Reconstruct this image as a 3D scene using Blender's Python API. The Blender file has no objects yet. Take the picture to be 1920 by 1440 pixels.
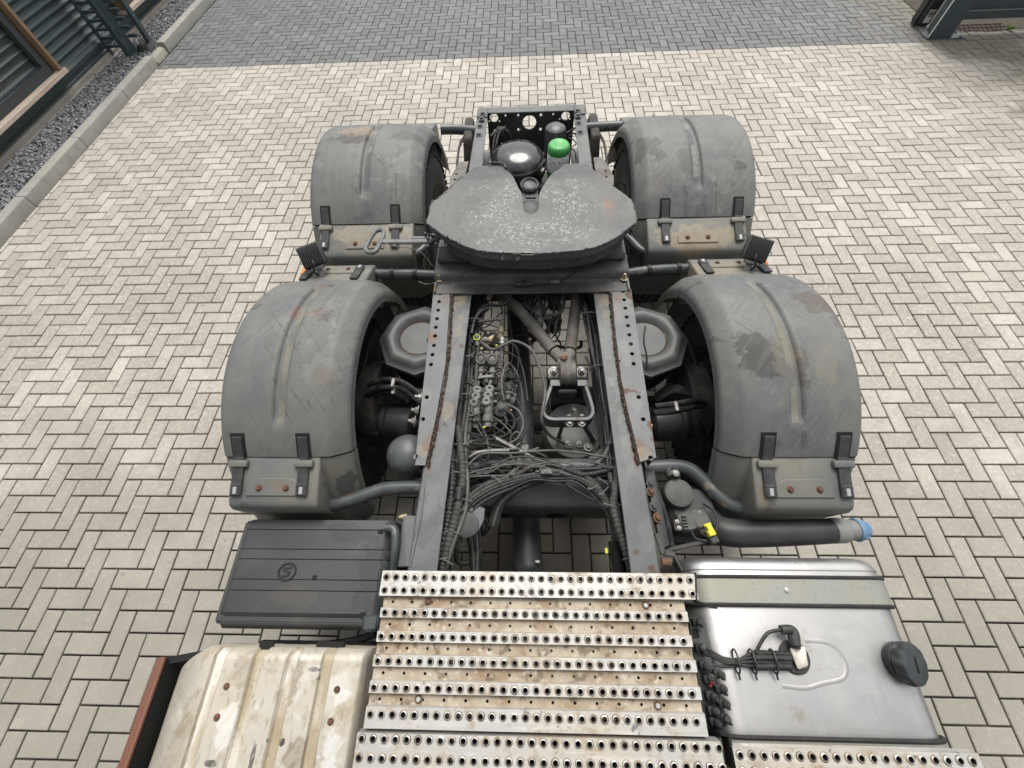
import bpy, bmesh, math, random
from math import sin, cos, pi, radians, sqrt
from mathutils import Vector, Matrix, Quaternion, noise as mnoise

random.seed(11)
SC = bpy.context.scene
COL = SC.collection

# ------------------------------------------------------------------ camera
F_PX, CAM_H = 771.341, 2.5617
PITCH, ROLL, YAW = radians(60.6925), radians(-4.0781), radians(4.2624)
_r0 = Vector((cos(YAW), sin(YAW), 0))
_fw = Vector((-sin(YAW) * cos(PITCH), cos(YAW) * cos(PITCH), -sin(PITCH)))
_u0 = _r0.cross(_fw)
CX = cos(ROLL) * _r0 + sin(ROLL) * _u0
CU = cos(ROLL) * _u0 - sin(ROLL) * _r0
EYE = Vector((0, 0, CAM_H))
cam = bpy.data.cameras.new('camera')
cam.sensor_fit, cam.sensor_width = 'HORIZONTAL', 36
cam.lens = F_PX / 1920 * 36
cam.clip_start, cam.clip_end = 0.05, 500
camo = bpy.data.objects.new('camera', cam)
COL.objects.link(camo)
camo.matrix_world = Matrix(((CX.x, CU.x, -_fw.x, 0), (CX.y, CU.y, -_fw.y, 0), (CX.z, CU.z, -_fw.z, CAM_H), (0, 0, 0, 1)))
SC.camera = camo

# ------------------------------------------------------------------ sky, sun, exposure
SUN_EL, SUN_AZ = radians(60), radians(4)      # azimuth clockwise from +Y
w = bpy.data.worlds.new('World')
SC.world = w
w.use_nodes = True
nt = w.node_tree
bg = nt.nodes['Background']
sky = nt.nodes.new('ShaderNodeTexSky')
sky.sky_type = 'NISHITA'
sky.sun_disc = False
sky.sun_elevation, sky.sun_rotation = SUN_EL, SUN_AZ
sky.air_density, sky.dust_density = 1.0, 3.0
hs = nt.nodes.new('ShaderNodeHueSaturation')
hs.inputs['Saturation'].default_value = 0.06
nt.links.new(sky.outputs[0], hs.inputs['Color'])
nt.links.new(hs.outputs[0], bg.inputs['Color'])
bg.inputs['Strength'].default_value = 0.12
sl = bpy.data.lights.new('sun', 'SUN')
sl.energy, sl.angle, sl.color = 1.2, radians(28), (1.0, 0.955, 0.88)
so = bpy.data.objects.new('sun', sl)
COL.objects.link(so)
_d = Vector((sin(SUN_AZ) * cos(SUN_EL), cos(SUN_AZ) * cos(SUN_EL), sin(SUN_EL)))
so.rotation_euler = _d.to_track_quat('Z', 'Y').to_euler()
so.location = (2, 6, 12)
vs = SC.view_settings
vs.view_transform, vs.look, vs.gamma, vs.use_curve_mapping = 'Standard', 'None', 1.0, False
vs.exposure = 0.95

# ------------------------------------------------------------------ measuring helpers
def ray(px, py):
    a, b = (px - 960) / F_PX, (py - 720) / F_PX
    return _fw + CX * a - CU * b

def at(px, py, z):
    """the point at height z seen at this place of the photograph"""
    d = ray(px, py)
    return EYE + d * ((z - CAM_H) / d.z)

def aty(px, py, y):
    d = ray(px, py)
    return EYE + d * (y / d.y)

def ppm(py, z):
    return (672.6 + (py - 720) * 0.4895) / (CAM_H - z)

# ------------------------------------------------------------------ materials
class N:
    def __init__(s, name):
        s.m = bpy.data.materials.new(name)
        s.m.use_nodes = True
        s.t = s.m.node_tree
        s.b = s.t.nodes['Principled BSDF']
        s.pos = None
    def new(s, ty, **k):
        n = s.t.nodes.new(ty)
        for a, v in k.items():
            setattr(n, a, v)
        return n
    def link(s, a, b):
        s.t.links.new(a, b)
    def coords(s, st=(1, 1, 1), rot=(0, 0, 0)):
        if s.pos is None:
            s.pos = s.new('ShaderNodeNewGeometry')
        mp = s.new('ShaderNodeMapping')
        mp.inputs['Rotation'].default_value = rot
        mp.inputs['Scale'].default_value = st
        s.link(s.pos.outputs['Position'], mp.inputs['Vector'])
        return mp.outputs[0]
    def noise(s, scale, detail=4, rough=.55, st=(1, 1, 1), rot=(0, 0, 0), dist=0.0):
        n = s.new('ShaderNodeTexNoise')
        n.inputs['Scale'].default_value = scale
        n.inputs['Detail'].default_value = detail
        n.inputs['Roughness'].default_value = rough
        n.inputs['Distortion'].default_value = dist
        if st != (1, 1, 1) and rot != (0, 0, 0):
            a = s.coords((1, 1, 1), rot)
            mp = s.new('ShaderNodeMapping')
            mp.inputs['Scale'].default_value = st
            s.link(a, mp.inputs['Vector'])
            s.link(mp.outputs[0], n.inputs['Vector'])
        else:
            s.link(s.coords(st, rot), n.inputs['Vector'])
        return n.outputs['Fac']
    def ramp(s, val, lo, hi, a=0.0, b=1.0):
        r = s.new('ShaderNodeMapRange')
        r.clamp = True
        for i, v in ((1, lo), (2, hi), (3, a), (4, b)):
            r.inputs[i].default_value = v
        s.link(val, r.inputs[0])
        return r.outputs[0]
    def math(s, op, a, b):
        n = s.new('ShaderNodeMath', operation=op)
        for i, v in enumerate((a, b)):
            if isinstance(v, (int, float)):
                n.inputs[i].default_value = v
            else:
                s.link(v, n.inputs[i])
        return n.outputs[0]
    def mix(s, fac, a, b):
        n = s.new('ShaderNodeMix', data_type='RGBA')
        s.link(fac, n.inputs[0])
        for i, v in ((6, a), (7, b)):
            if isinstance(v, tuple):
                n.inputs[i].default_value = (*v, 1)
            else:
                s.link(v, n.inputs[i])
        return n.outputs[2]
    def fmix(s, fac, a, b):
        n = s.new('ShaderNodeMix', data_type='FLOAT')
        s.link(fac, n.inputs[0])
        for i, v in ((2, a), (3, b)):
            if isinstance(v, (int, float)):
                n.inputs[i].default_value = v
            else:
                s.link(v, n.inputs[i])
        return n.outputs[0]
    def bump(s, val, strength, dist=.002):
        n = s.new('ShaderNodeBump')
        n.inputs['Strength'].default_value = strength
        n.inputs['Distance'].default_value = dist
        s.link(val, n.inputs['Height'])
        s.link(n.outputs[0], s.b.inputs['Normal'])

def M(name, col, rough=.5, metal=0.0, layers=(), bump=None, spec=None):
    """plain principled material with layers of grain, dust, wear"""
    n = N(name)
    n.b.inputs['Metallic'].default_value = metal
    if spec is not None:
        n.b.inputs['Specular IOR Level'].default_value = spec
    c, r, mt = col, rough, metal
    for L in layers:
        f = n.ramp(n.noise(L['s'], L.get('d', 4), L.get('r', .55), L.get('st', (1, 1, 1)), L.get('rot', (0, 0, 0)), L.get('dist', 0)),
                   L['lo'], L['hi'], 0, L.get('a', 1))
        if 'm' in L:
            f = n.math('MULTIPLY', f, n.ramp(n.noise(L['m'][0], 3), L['m'][1], L['m'][2]))
        c = n.mix(f, c, L['c'])
        if 'rough' in L:
            r = n.fmix(f, r, L['rough'])
        if 'metal' in L:
            mt = n.fmix(f, mt, L['metal'])
    for v, k in ((c, 'Base Color'), (r, 'Roughness'), (mt, 'Metallic')):
        if isinstance(v, tuple):
            n.b.inputs[k].default_value = (*v, 1)
        elif isinstance(v, (int, float)):
            n.b.inputs[k].default_value = v
        else:
            n.link(v, n.b.inputs[k])
    if bump:
        n.bump(n.noise(bump[0], 5, .6), bump[1], bump[2] if len(bump) > 2 else .002)
    return n.m

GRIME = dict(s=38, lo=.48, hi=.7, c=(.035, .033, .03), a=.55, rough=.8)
frame_paint = M('frame_paint', (0.078, 0.085, 0.086), .55, 0, [
    dict(s=5, lo=.42, hi=.58, c=(0.115, 0.120, 0.120), a=.75),
    dict(s=9, lo=.585, hi=.60, d=6, c=(0.052, 0.058, 0.060), a=.9, rough=.42),
    dict(s=7, lo=.60, hi=.615, d=6, r=.6, c=(0.154, 0.133, 0.101), a=.85, rough=.75, m=(2.2, .5, .56)),
    dict(s=11, lo=.61, hi=.63, d=6, r=.65, c=(0.091, 0.045, 0.025), a=.85, rough=.85, m=(2.6, .48, .55)),
    dict(s=160, lo=.5, hi=.75, c=(0.168, 0.175, 0.175), a=.3)], bump=(120, .25))
rusty_paint = M('rusty_paint', (.15, .155, .155), .65, 0, [
    dict(s=14, lo=.5, hi=.56, d=6, c=(.14, .07, .035), a=.9, rough=.9),
    dict(s=30, lo=.56, hi=.62, d=5, c=(.30, .24, .17), a=.7)], bump=(90, .5, .004))
rust = M('rust', (.05, .03, .02), .95, 0, [
    dict(s=60, lo=.45, hi=.6, c=(.05, .03, .022), a=.9),
    dict(s=25, lo=.58, hi=.65, c=(.16, .12, .08), a=.7)], bump=(140, .9, .006))
bracket_paint = M('bracket_paint', (0.097, 0.104, 0.107), .5, 0, [
    dict(s=6, lo=.45, hi=.6, c=(0.137, 0.144, 0.144), a=.6),
    dict(s=9, lo=.56, hi=.575, d=6, c=(0.119, 0.124, 0.122), a=.8),
    dict(s=5, lo=.585, hi=.61, d=6, c=(0.115, 0.058, 0.032), a=.85, rough=.85, m=(3, .5, .56)),
    dict(s=170, lo=.55, hi=.75, c=(0.158, 0.158, 0.148), a=.3)], bump=(130, .3))
guard_grey = M('guard_grey', (0.094, 0.102, 0.102), .62, 0, [
    dict(s=2.6, lo=.36, hi=.66, c=(0.148, 0.147, 0.136), a=.85),
    dict(s=11, lo=.45, hi=.7, d=7, r=.7, c=(0.176, 0.176, 0.168), a=.6),
    dict(s=26, lo=.50, hi=.72, st=(1, .07, .07), d=5, r=.65, c=(.17, .162, .14), a=.6, m=(2.0, .44, .6)),
    dict(s=34, lo=.56, hi=.70, st=(1, .05, .05), d=4, c=(.05, .053, .053), a=.5, m=(1.7, .46, .6)),
    dict(s=90, lo=.5, hi=.72, st=(1, .035, .3), rot=(0, 0, radians(38)), d=3, c=(0.232, 0.232, 0.220), a=.35, m=(3.1, .46, .6)),
    dict(s=75, lo=.60, hi=.68, st=(1, .03, .3), rot=(0, 0, radians(-40)), d=2, c=(0.036, 0.040, 0.040), a=.5, m=(2.3, .5, .6)),
    dict(s=5.5, lo=.60, hi=.64, d=7, r=.66, c=(0.044, 0.044, 0.044), a=.75, rough=.5, m=(1.9, .46, .54)),
    dict(s=4.2, lo=.61, hi=.68, d=7, r=.68, c=(0.104, 0.068, 0.044), a=.7, m=(1.4, .46, .54)),
    dict(s=13, lo=.56, hi=.66, d=6, r=.7, c=(0.248, 0.248, 0.236), a=.6, m=(1.7, .5, .6)),
    dict(s=210, lo=.55, hi=.8, c=(0.224, 0.224, 0.208), a=.35)], bump=(200, .12))
def stain(mat, items):
    """grease, scuffs and puddle marks, each with its own place and ragged outline"""
    t = mat.node_tree
    n = N.__new__(N)
    n.m, n.t, n.b, n.pos = mat, t, t.nodes['Principled BSDF'], None
    src = n.b.inputs['Base Color'].links[0].from_socket
    wob = n.noise(16, 6, .66)
    streak = n.noise(60, 3, .6, (1, .12, .5), (0, 0, radians(40)))
    for px, py, z, rx, ry, col, al in items:
        p = at(px, py, z)
        if n.pos is None:
            n.pos = n.new('ShaderNodeNewGeometry')
        sub = n.new('ShaderNodeVectorMath', operation='SUBTRACT')
        n.link(n.pos.outputs['Position'], sub.inputs[0])
        sub.inputs[1].default_value = p
        sc = n.new('ShaderNodeVectorMath', operation='MULTIPLY')
        n.link(sub.outputs[0], sc.inputs[0])
        sc.inputs[1].default_value = (1 / rx, 1 / ry, 1 / (1.3 * max(rx, ry)))
        ln = n.new('ShaderNodeVectorMath', operation='LENGTH')
        n.link(sc.outputs[0], ln.inputs[0])
        v = n.math('ADD', ln.outputs['Value'], n.math('MULTIPLY', n.math('SUBTRACT', wob, .5), 3.0))
        f = n.math('MULTIPLY', n.ramp(v, 1.05, .85), n.ramp(streak, .36, .56, .55, 1))
        src = n.mix(n.math('MULTIPLY', f, al), src, col)
    n.link(src, n.b.inputs['Base Color'])
stain(guard_grey, [
    (1428, 672, 1.17, .095, .095, (.05, .049, .047), .92), (1405, 650, 1.17, .06, .06, (.045, .044, .042), .9), (1503, 680, 1.18, .035, .09, (.075, .066, .054), .85), (1475, 660, 1.18, .05, .10, (.19, .165, .125), .5),
    (1515, 575, 1.14, .085, .075, (.085, .07, .056), .85), (1545, 620, 1.10, .045, .10, (.09, .08, .068), .75), (1530, 690, 1.12, .05, .10, (.20, .175, .13), .5), (1494, 830, 1.0, .012, .05, (.065, .07, .07), .9), (1440, 830, 1.0, .03, .03, (.075, .08, .08), .8),
    (595, 690, 1.18, .075, .075, (.20, .20, .19), .55), (600, 705, 1.18, .05, .05, (.15, .125, .10), .7), (563, 592, 1.14, .04, .035, (.16, .095, .07), .75), (598, 597, 1.14, .04, .05, (.16, .12, .09), .6),
    (665, 275, 1.13, .13, .07, (.06, .053, .045), .9), (680, 262, 1.12, .13, .07, (.27, .20, .14), .65), (618, 325, 1.05, .045, .10, (.085, .09, .09), .85), (628, 350, 1.05, .03, .07, (.08, .085, .085), .8),
    (765, 262, 1.16, .11, .06, (.07, .07, .069), .8), (760, 300, 1.18, .10, .09, (.20, .20, .192), .5), (690, 395, 1.03, .02, .05, (.085, .092, .092), .8), (685, 412, 1.0, .06, .03, (.085, .092, .092), .8),
    (1215, 290, 1.14, .08, .09, (.06, .06, .058), .85), (1290, 300, 1.15, .05, .10, (.07, .068, .064), .6), (1360, 330, 1.12, .06, .10, (.20, .19, .165), .5), (1225, 335, 1.17, .06, .08, (.20, .20, .19), .5), (1320, 385, 1.03, .014, .05, (.075, .08, .08), .85), (1240, 345, 1.1, .02, .03, (.15, .12, .10), .7)])
guard_panel = M('guard_panel', (0.107, 0.116, 0.114), .6, 0, [
    dict(s=3.5, lo=.4, hi=.65, c=(0.172, 0.163, 0.133), a=.85),
    dict(s=8, lo=.56, hi=.66, d=6, c=(0.181, 0.129, 0.082), a=.5, m=(2, .48, .58)),
    dict(s=7, lo=.60, hi=.62, d=6, c=(0.052, 0.056, 0.056), a=.8, m=(3, .5, .55)),
    dict(s=200, lo=.5, hi=.75, c=(0.215, 0.206, 0.189), a=.35)], bump=(160, .15))
groove_dust = M('groove_dust', (.185, .176, .145), .85, 0, [dict(s=7, lo=.45, hi=.58, c=(.12, .123, .115), a=.9),
    dict(s=17, lo=.655, hi=.675, c=(.05, .04, .03), a=.9)], bump=(150, .3))
groove_wet = M('groove_wet', (.085, .09, .09), .45, 0, [dict(s=5, lo=.52, hi=.54, c=(.22, .22, .205), a=.9, rough=.8), dict(s=40, lo=.5, hi=.65, c=(.13, .13, .125), a=.5)])
strap_rubber = M('strap_rubber', (0.029, 0.030, 0.032), .6, 0, [dict(s=20, lo=.45, hi=.7, c=(0.068, 0.065, 0.061), a=.7)])
rubber = M('rubber', (.014, .014, .014), .75, 0, [dict(s=16, lo=.46, hi=.72, c=(.036, .033, .029), a=.7), dict(s=90, lo=.55, hi=.75, c=(.05, .047, .043), a=.4)], bump=(90, .25))
hose_black = M('hose_black', (.016, .016, .017), .42, 0, [dict(s=22, lo=.46, hi=.70, c=(.055, .053, .049), a=.7, rough=.8), dict(s=140, lo=.5, hi=.7, c=(.085, .08, .073), a=.3)], spec=.3)
hose_grey = M('hose_grey', (.10, .098, .092), .6, 0, [dict(s=30, lo=.42, hi=.62, c=(.05, .048, .045), a=.8)])
hose_dusty = M('hose_dusty', (.038, .037, .035), .6, 0, [dict(s=30, lo=.42, hi=.62, c=(.075, .073, .069), a=.7)], spec=.3)
hose_pale = M('hose_pale', (.26, .255, .235), .6, 0, [dict(s=40, lo=.45, hi=.65, c=(.10, .095, .085), a=.7)])
black_plastic = M('black_plastic', (.022, .022, .023), .45, 0, [dict(s=9, lo=.4, hi=.7, c=(.055, .054, .05), a=.6, rough=.7), dict(s=120, lo=.58, hi=.75, c=(.1, .1, .095), a=.3)], bump=(150, .12))
box_plastic = M('box_plastic', (0.036, 0.039, 0.040), .55, 0, [
    dict(s=4, lo=.4, hi=.65, c=(0.053, 0.054, 0.052), a=.7),
    dict(s=70, lo=.62, hi=.7, st=(1, .06, 1), rot=(0, 0, radians(30)), c=(0.112, 0.112, 0.108), a=.45, m=(4, .45, .6)),
    dict(s=5, lo=.6, hi=.63, d=5, c=(0.080, 0.068, 0.052), a=.35, m=(2, .5, .6))], bump=(220, .12))
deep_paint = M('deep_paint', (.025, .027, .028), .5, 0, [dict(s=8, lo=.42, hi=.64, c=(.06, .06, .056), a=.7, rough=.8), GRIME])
pan_paint = M('pan_paint', (.07, .076, .078), .5, 0, [dict(s=7, lo=.42, hi=.62, c=(.105, .108, .106), a=.7), dict(s=30, lo=.60, hi=.66, c=(.12, .075, .045), a=.5)], bump=(90, .2))
cast_grime = M('cast_grime', (.042, .04, .037), .8, 0, [dict(s=16, lo=.45, hi=.62, c=(.09, .083, .073), a=.8), dict(s=28, lo=.58, hi=.66, c=(.10, .06, .035), a=.7)], bump=(70, .6, .005))
dusty_steel = M('dusty_steel', (.18, .168, .15), .75, .1, [dict(s=14, lo=.42, hi=.62, c=(.10, .095, .088), a=.85), dict(s=30, lo=.6, hi=.66, c=(.15, .085, .05), a=.6)], bump=(90, .4, .003))
glossy_black = M('glossy_black', (.028, .03, .034), .10, 0, [dict(s=14, lo=.5, hi=.7, c=(.07, .07, .068), a=.5, rough=.5)], spec=.6)
steel = M('steel', (.30, .295, .28), .5, .6, [dict(s=25, lo=.45, hi=.65, c=(.12, .11, .1), a=.8, rough=.7, metal=.2)])
bright_bit = M('bright_bit', (.42, .42, .41), .45, .3)
brass = M('brass', (.36, .30, .19), .5, .6, [dict(s=60, lo=.45, hi=.65, c=(.13, .11, .085), a=.7, metal=0)])
rusty_bolt = M('rusty_bolt', (.14, .07, .042), .85, .1, [dict(s=80, lo=.45, hi=.6, c=(.07, .045, .035), a=.8)])
dark_bolt = M('dark_bolt', (.07, .072, .075), .55, .3, [dict(s=60, lo=.5, hi=.65, c=(.15, .14, .12), a=.7)])
void_black = M('void_black', (.008, .008, .008), .9)
fin_black = M('fin_black', (.07, .072, .075), .35, .4)
white_paint = M('white_paint', (.72, .72, .69), .5)
yellow_plastic = M('yellow_plastic', (.62, .55, .03), .5, 0, [dict(s=50, lo=.5, hi=.65, c=(.38, .33, .07), a=.7)])
yellow_green = M('yellow_green', (.45, .55, .05), .5)
red_plastic = M('red_plastic', (.26, .035, .028), .4)
dull_red = M('dull_red', (.16, .03, .028), .6)
blue_plastic = M('blue_plastic', (.085, .19, .34), .5, 0, [dict(s=30, lo=.42, hi=.65, c=(.20, .29, .38), a=.7), dict(s=60, lo=.6, hi=.68, c=(.08, .10, .11), a=.6)])
orange_lens = M('orange_lens', (.75, .22, .02), .3)
green_paint = M('green_paint', (.055, .36, .075), .4, 0, [dict(s=14, lo=.42, hi=.62, c=(.11, .33, .11), a=.7, rough=.65), dict(s=50, lo=.6, hi=.68, c=(.05, .10, .04), a=.6)])
green_dark = M('green_dark', (.02, .17, .035), .4)
brown_skirt = M('brown_skirt', (.155, .062, .038), .45, 0, [dict(s=12, lo=.45, hi=.65, c=(.15, .07, .045), a=.6)])
pale_plastic = M('pale_plastic', (.19, .195, .185), .55, 0, [dict(s=12, lo=.45, hi=.65, c=(.12, .12, .11), a=.6)])

def label_material():
    n = N('filter_label')
    g = n.ramp(n.noise(95, 2, .5, (1, 1, .8)), .56, .60)
    d = n.ramp(n.noise(18, 2), .46, .54)
    c = n.mix(n.math('MULTIPLY', g, d), (.78, .80, .78), (.03, .08, .04))
    n.link(c, n.b.inputs['Base Color'])
    n.b.inputs['Roughness'].default_value = .5
    return n.m
filter_label = label_material()

tread_alu = M('tread_alu', (.475, .468, .448), .42, .5, [
    dict(s=5, lo=.44, hi=.66, c=(.43, .375, .29), a=.75, rough=.62, metal=.2),
    dict(s=20, lo=.52, hi=.70, d=6, r=.65, c=(.22, .15, .085), a=.75, rough=.75, metal=.05),
    dict(s=34, lo=.60, hi=.66, d=6, r=.7, c=(.05, .045, .04), a=.85, rough=.8, metal=0, m=(3.2, .47, .55)),
    dict(s=80, lo=.5, hi=.7, st=(.1, 1, 1), c=(.78, .77, .74), a=.3)], bump=(80, .2))
tread_valley = M('tread_valley', (.40, .345, .27), .65, .2, [
    dict(s=9, lo=.42, hi=.62, d=5, c=(.235, .155, .085), a=.8),
    dict(s=26, lo=.55, hi=.64, d=5, c=(.10, .07, .04), a=.7),
    dict(s=60, lo=.56, hi=.7, c=(.62, .58, .5), a=.5)], bump=(90, .4))
rim_dirt = M('rim_dirt', (.30, .245, .18), .65, .15, [dict(s=24, lo=.42, hi=.6, c=(.10, .07, .045), a=.9), dict(s=11, lo=.56, hi=.66, c=(.50, .48, .44), a=.8)])
hole_rim = M('hole_rim', (.60, .585, .55), .35, .7, [dict(s=26, lo=.42, hi=.60, c=(.12, .09, .065), a=.85, rough=.7, metal=.1)])
shield_alu = M('shield_alu', (.51, .48, .415), .5, .35, [
    dict(s=3.2, lo=.40, hi=.62, c=(.44, .395, .31), a=.7, rough=.65, metal=.1),
    dict(s=12, lo=.50, hi=.70, d=6, r=.7, c=(.27, .20, .115), a=.65, rough=.75, metal=.05),
    dict(s=7, lo=.58, hi=.66, d=6, c=(.62, .61, .58), a=.65),
    dict(s=60, lo=.56, hi=.66, st=(1, .3, 1), d=4, c=(.22, .17, .11), a=.4),
    dict(s=30, lo=.66, hi=.69, d=6, r=.7, c=(.03, .028, .025), a=.9, rough=.8, metal=0, m=(3.7, .5, .58))], bump=(26, .35, .004))
shield_groove = M('shield_groove', (.37, .31, .215), .6, .2, [dict(s=4, lo=.46, hi=.54, st=(1, .25, 1), c=(.66, .64, .58), a=.85), dict(s=5, lo=.55, hi=.62, st=(1, .4, 1), c=(.26, .19, .10), a=.8), dict(s=70, lo=.55, hi=.68, c=(.18, .13, .08), a=.4)], bump=(60, .3, .003))
tank_alu = M('tank_alu', (.46, .455, .45), .36, .9, [
    dict(s=3, lo=.42, hi=.68, c=(.38, .375, .365), a=.8, rough=.45),
    dict(s=9, lo=.45, hi=.7, d=6, r=.65, c=(.52, .515, .505), a=.6, rough=.5),
    dict(s=120, lo=.45, hi=.7, st=(.06, 1, 1), c=(.40, .395, .39), a=.35),
    dict(s=50, lo=.55, hi=.72, st=(1, .08, 1), c=(.30, .30, .30), a=.35, m=(3.4, .5, .62)),
    dict(s=8, lo=.60, hi=.68, d=6, c=(.24, .215, .175), a=.65, rough=.6, m=(2.1, .47, .56)),
    dict(s=26, lo=.68, hi=.71, c=(.05, .05, .05), a=.7, m=(5, .5, .6))])
strap_steel = M('strap_steel', (.27, .277, .255), .5, .35, [
    dict(s=8, lo=.42, hi=.62, c=(.30, .275, .20), a=.5), dict(s=60, lo=.55, hi=.7, c=(.18, .19, .18), a=.5)], bump=(120, .15))

def fifth_wheel_material():
    n = N('greasy_plate')
    base = n.mix(n.ramp(n.noise(4, 5), .38, .64), (.078, .08, .079), (.12, .122, .119))
    # turning marks round the kingpin
    mp = n.new('ShaderNodeMapping')
    mp.inputs['Location'].default_value = (-.023, -1.75, 0)
    g = n.new('ShaderNodeNewGeometry')
    n.link(g.outputs['Position'], mp.inputs['Vector'])
    sx = n.new('ShaderNodeSeparateXYZ')
    n.link(mp.outputs[0], sx.inputs[0])
    r = n.math('SQRT', n.math('ADD', n.math('MULTIPLY', sx.outputs[0], sx.outputs[0]), n.math('MULTIPLY', sx.outputs[1], sx.outputs[1])), 0)
    th = n.math('ARCTAN2', sx.outputs[1], sx.outputs[0])
    cb = n.new('ShaderNodeCombineXYZ')
    n.link(n.math('MULTIPLY', r, 120), cb.inputs[0])
    n.link(n.math('MULTIPLY', th, 3.0), cb.inputs[1])
    def pn(scale, det):
        t = n.new('ShaderNodeTexNoise')
        t.inputs['Scale'].default_value = scale
        t.inputs['Detail'].default_value = det
        n.link(cb.outputs[0], t.inputs['Vector'])
        return t.outputs['Fac']
    rings = n.ramp(pn(.5, 3), .4, .65, 0, .45)
    base = n.mix(rings, base, (.065, .066, .066))
    fleck = n.ramp(pn(2.4, 4), .60, .63)
    # crossing scratches
    sc1 = n.ramp(n.noise(210, 2, .5, (1, .10, 1), (0, 0, .9)), .655, .68)
    sc2 = n.ramp(n.noise(210, 2, .5, (1, .10, 1), (0, 0, -.6)), .68, .70)
    sc3 = n.ramp(n.noise(190, 2, .5, (.08, 1, 1), (0, 0, .1)), .68, .70)
    allm = n.math('MAXIMUM', n.math('MAXIMUM', fleck, sc3), n.math('MAXIMUM', sc1, sc2))
    zone = n.math('MULTIPLY', n.ramp(r, .05, .10), n.ramp(r, .30, .39, 1, 0))
    ring = n.math('MULTIPLY', n.ramp(r, .09, .14), n.ramp(r, .20, .27, 1, 0))
    zone = n.math('MULTIPLY', zone, n.ramp(n.math('ADD', n.noise(9, 4, .6), n.math('MULTIPLY', ring, .12)), .44, .62))
    base = n.mix(n.math('MULTIPLY', n.ramp(n.math('ADD', sx.outputs[1], n.math('MULTIPLY', n.noise(14, 4), .14)), .25, .36), .8), base, (.055, .055, .054))
    base = n.mix(n.ramp(n.noise(20, 5, .65), .5, .72, 0, .6), base, (.125, .127, .124))
    front = n.ramp(sx.outputs[1], .22, .32, 1, 0)
    m = n.math('MULTIPLY', n.math('MULTIPLY', allm, zone), front)
    c = n.mix(n.math('MULTIPLY', m, .65), base, (.66, .65, .62))
    dx = n.math('MULTIPLY', n.math('SUBTRACT', sx.outputs[0], .385), 1.0)
    dy = n.math('MULTIPLY', n.math('SUBTRACT', sx.outputs[1], .02), .45)
    rd = n.math('SQRT', n.math('ADD', n.math('MULTIPLY', dx, dx), n.math('MULTIPLY', dy, dy)), 0)
    rustm = n.math('MULTIPLY', n.ramp(rd, .045, .012), n.ramp(n.noise(24, 4), .42, .6, .2, .9))
    c = n.mix(n.math('MULTIPLY', rustm, .5), c, (.30, .12, .055))
    n.link(c, n.b.inputs['Base Color'])
    n.b.inputs['Roughness'].default_value = .55
    n.bump(n.math('ADD', n.noise(30, 5), n.math('MULTIPLY', pn(.5, 3), .5)), .4, .004)
    return n.m
greasy_plate = fifth_wheel_material()
grease = M('grease', (.05, .051, .051), .5, 0, [dict(s=22, lo=.42, hi=.62, c=(.105, .106, .104), a=.8)], bump=(60, .8, .008))

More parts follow.
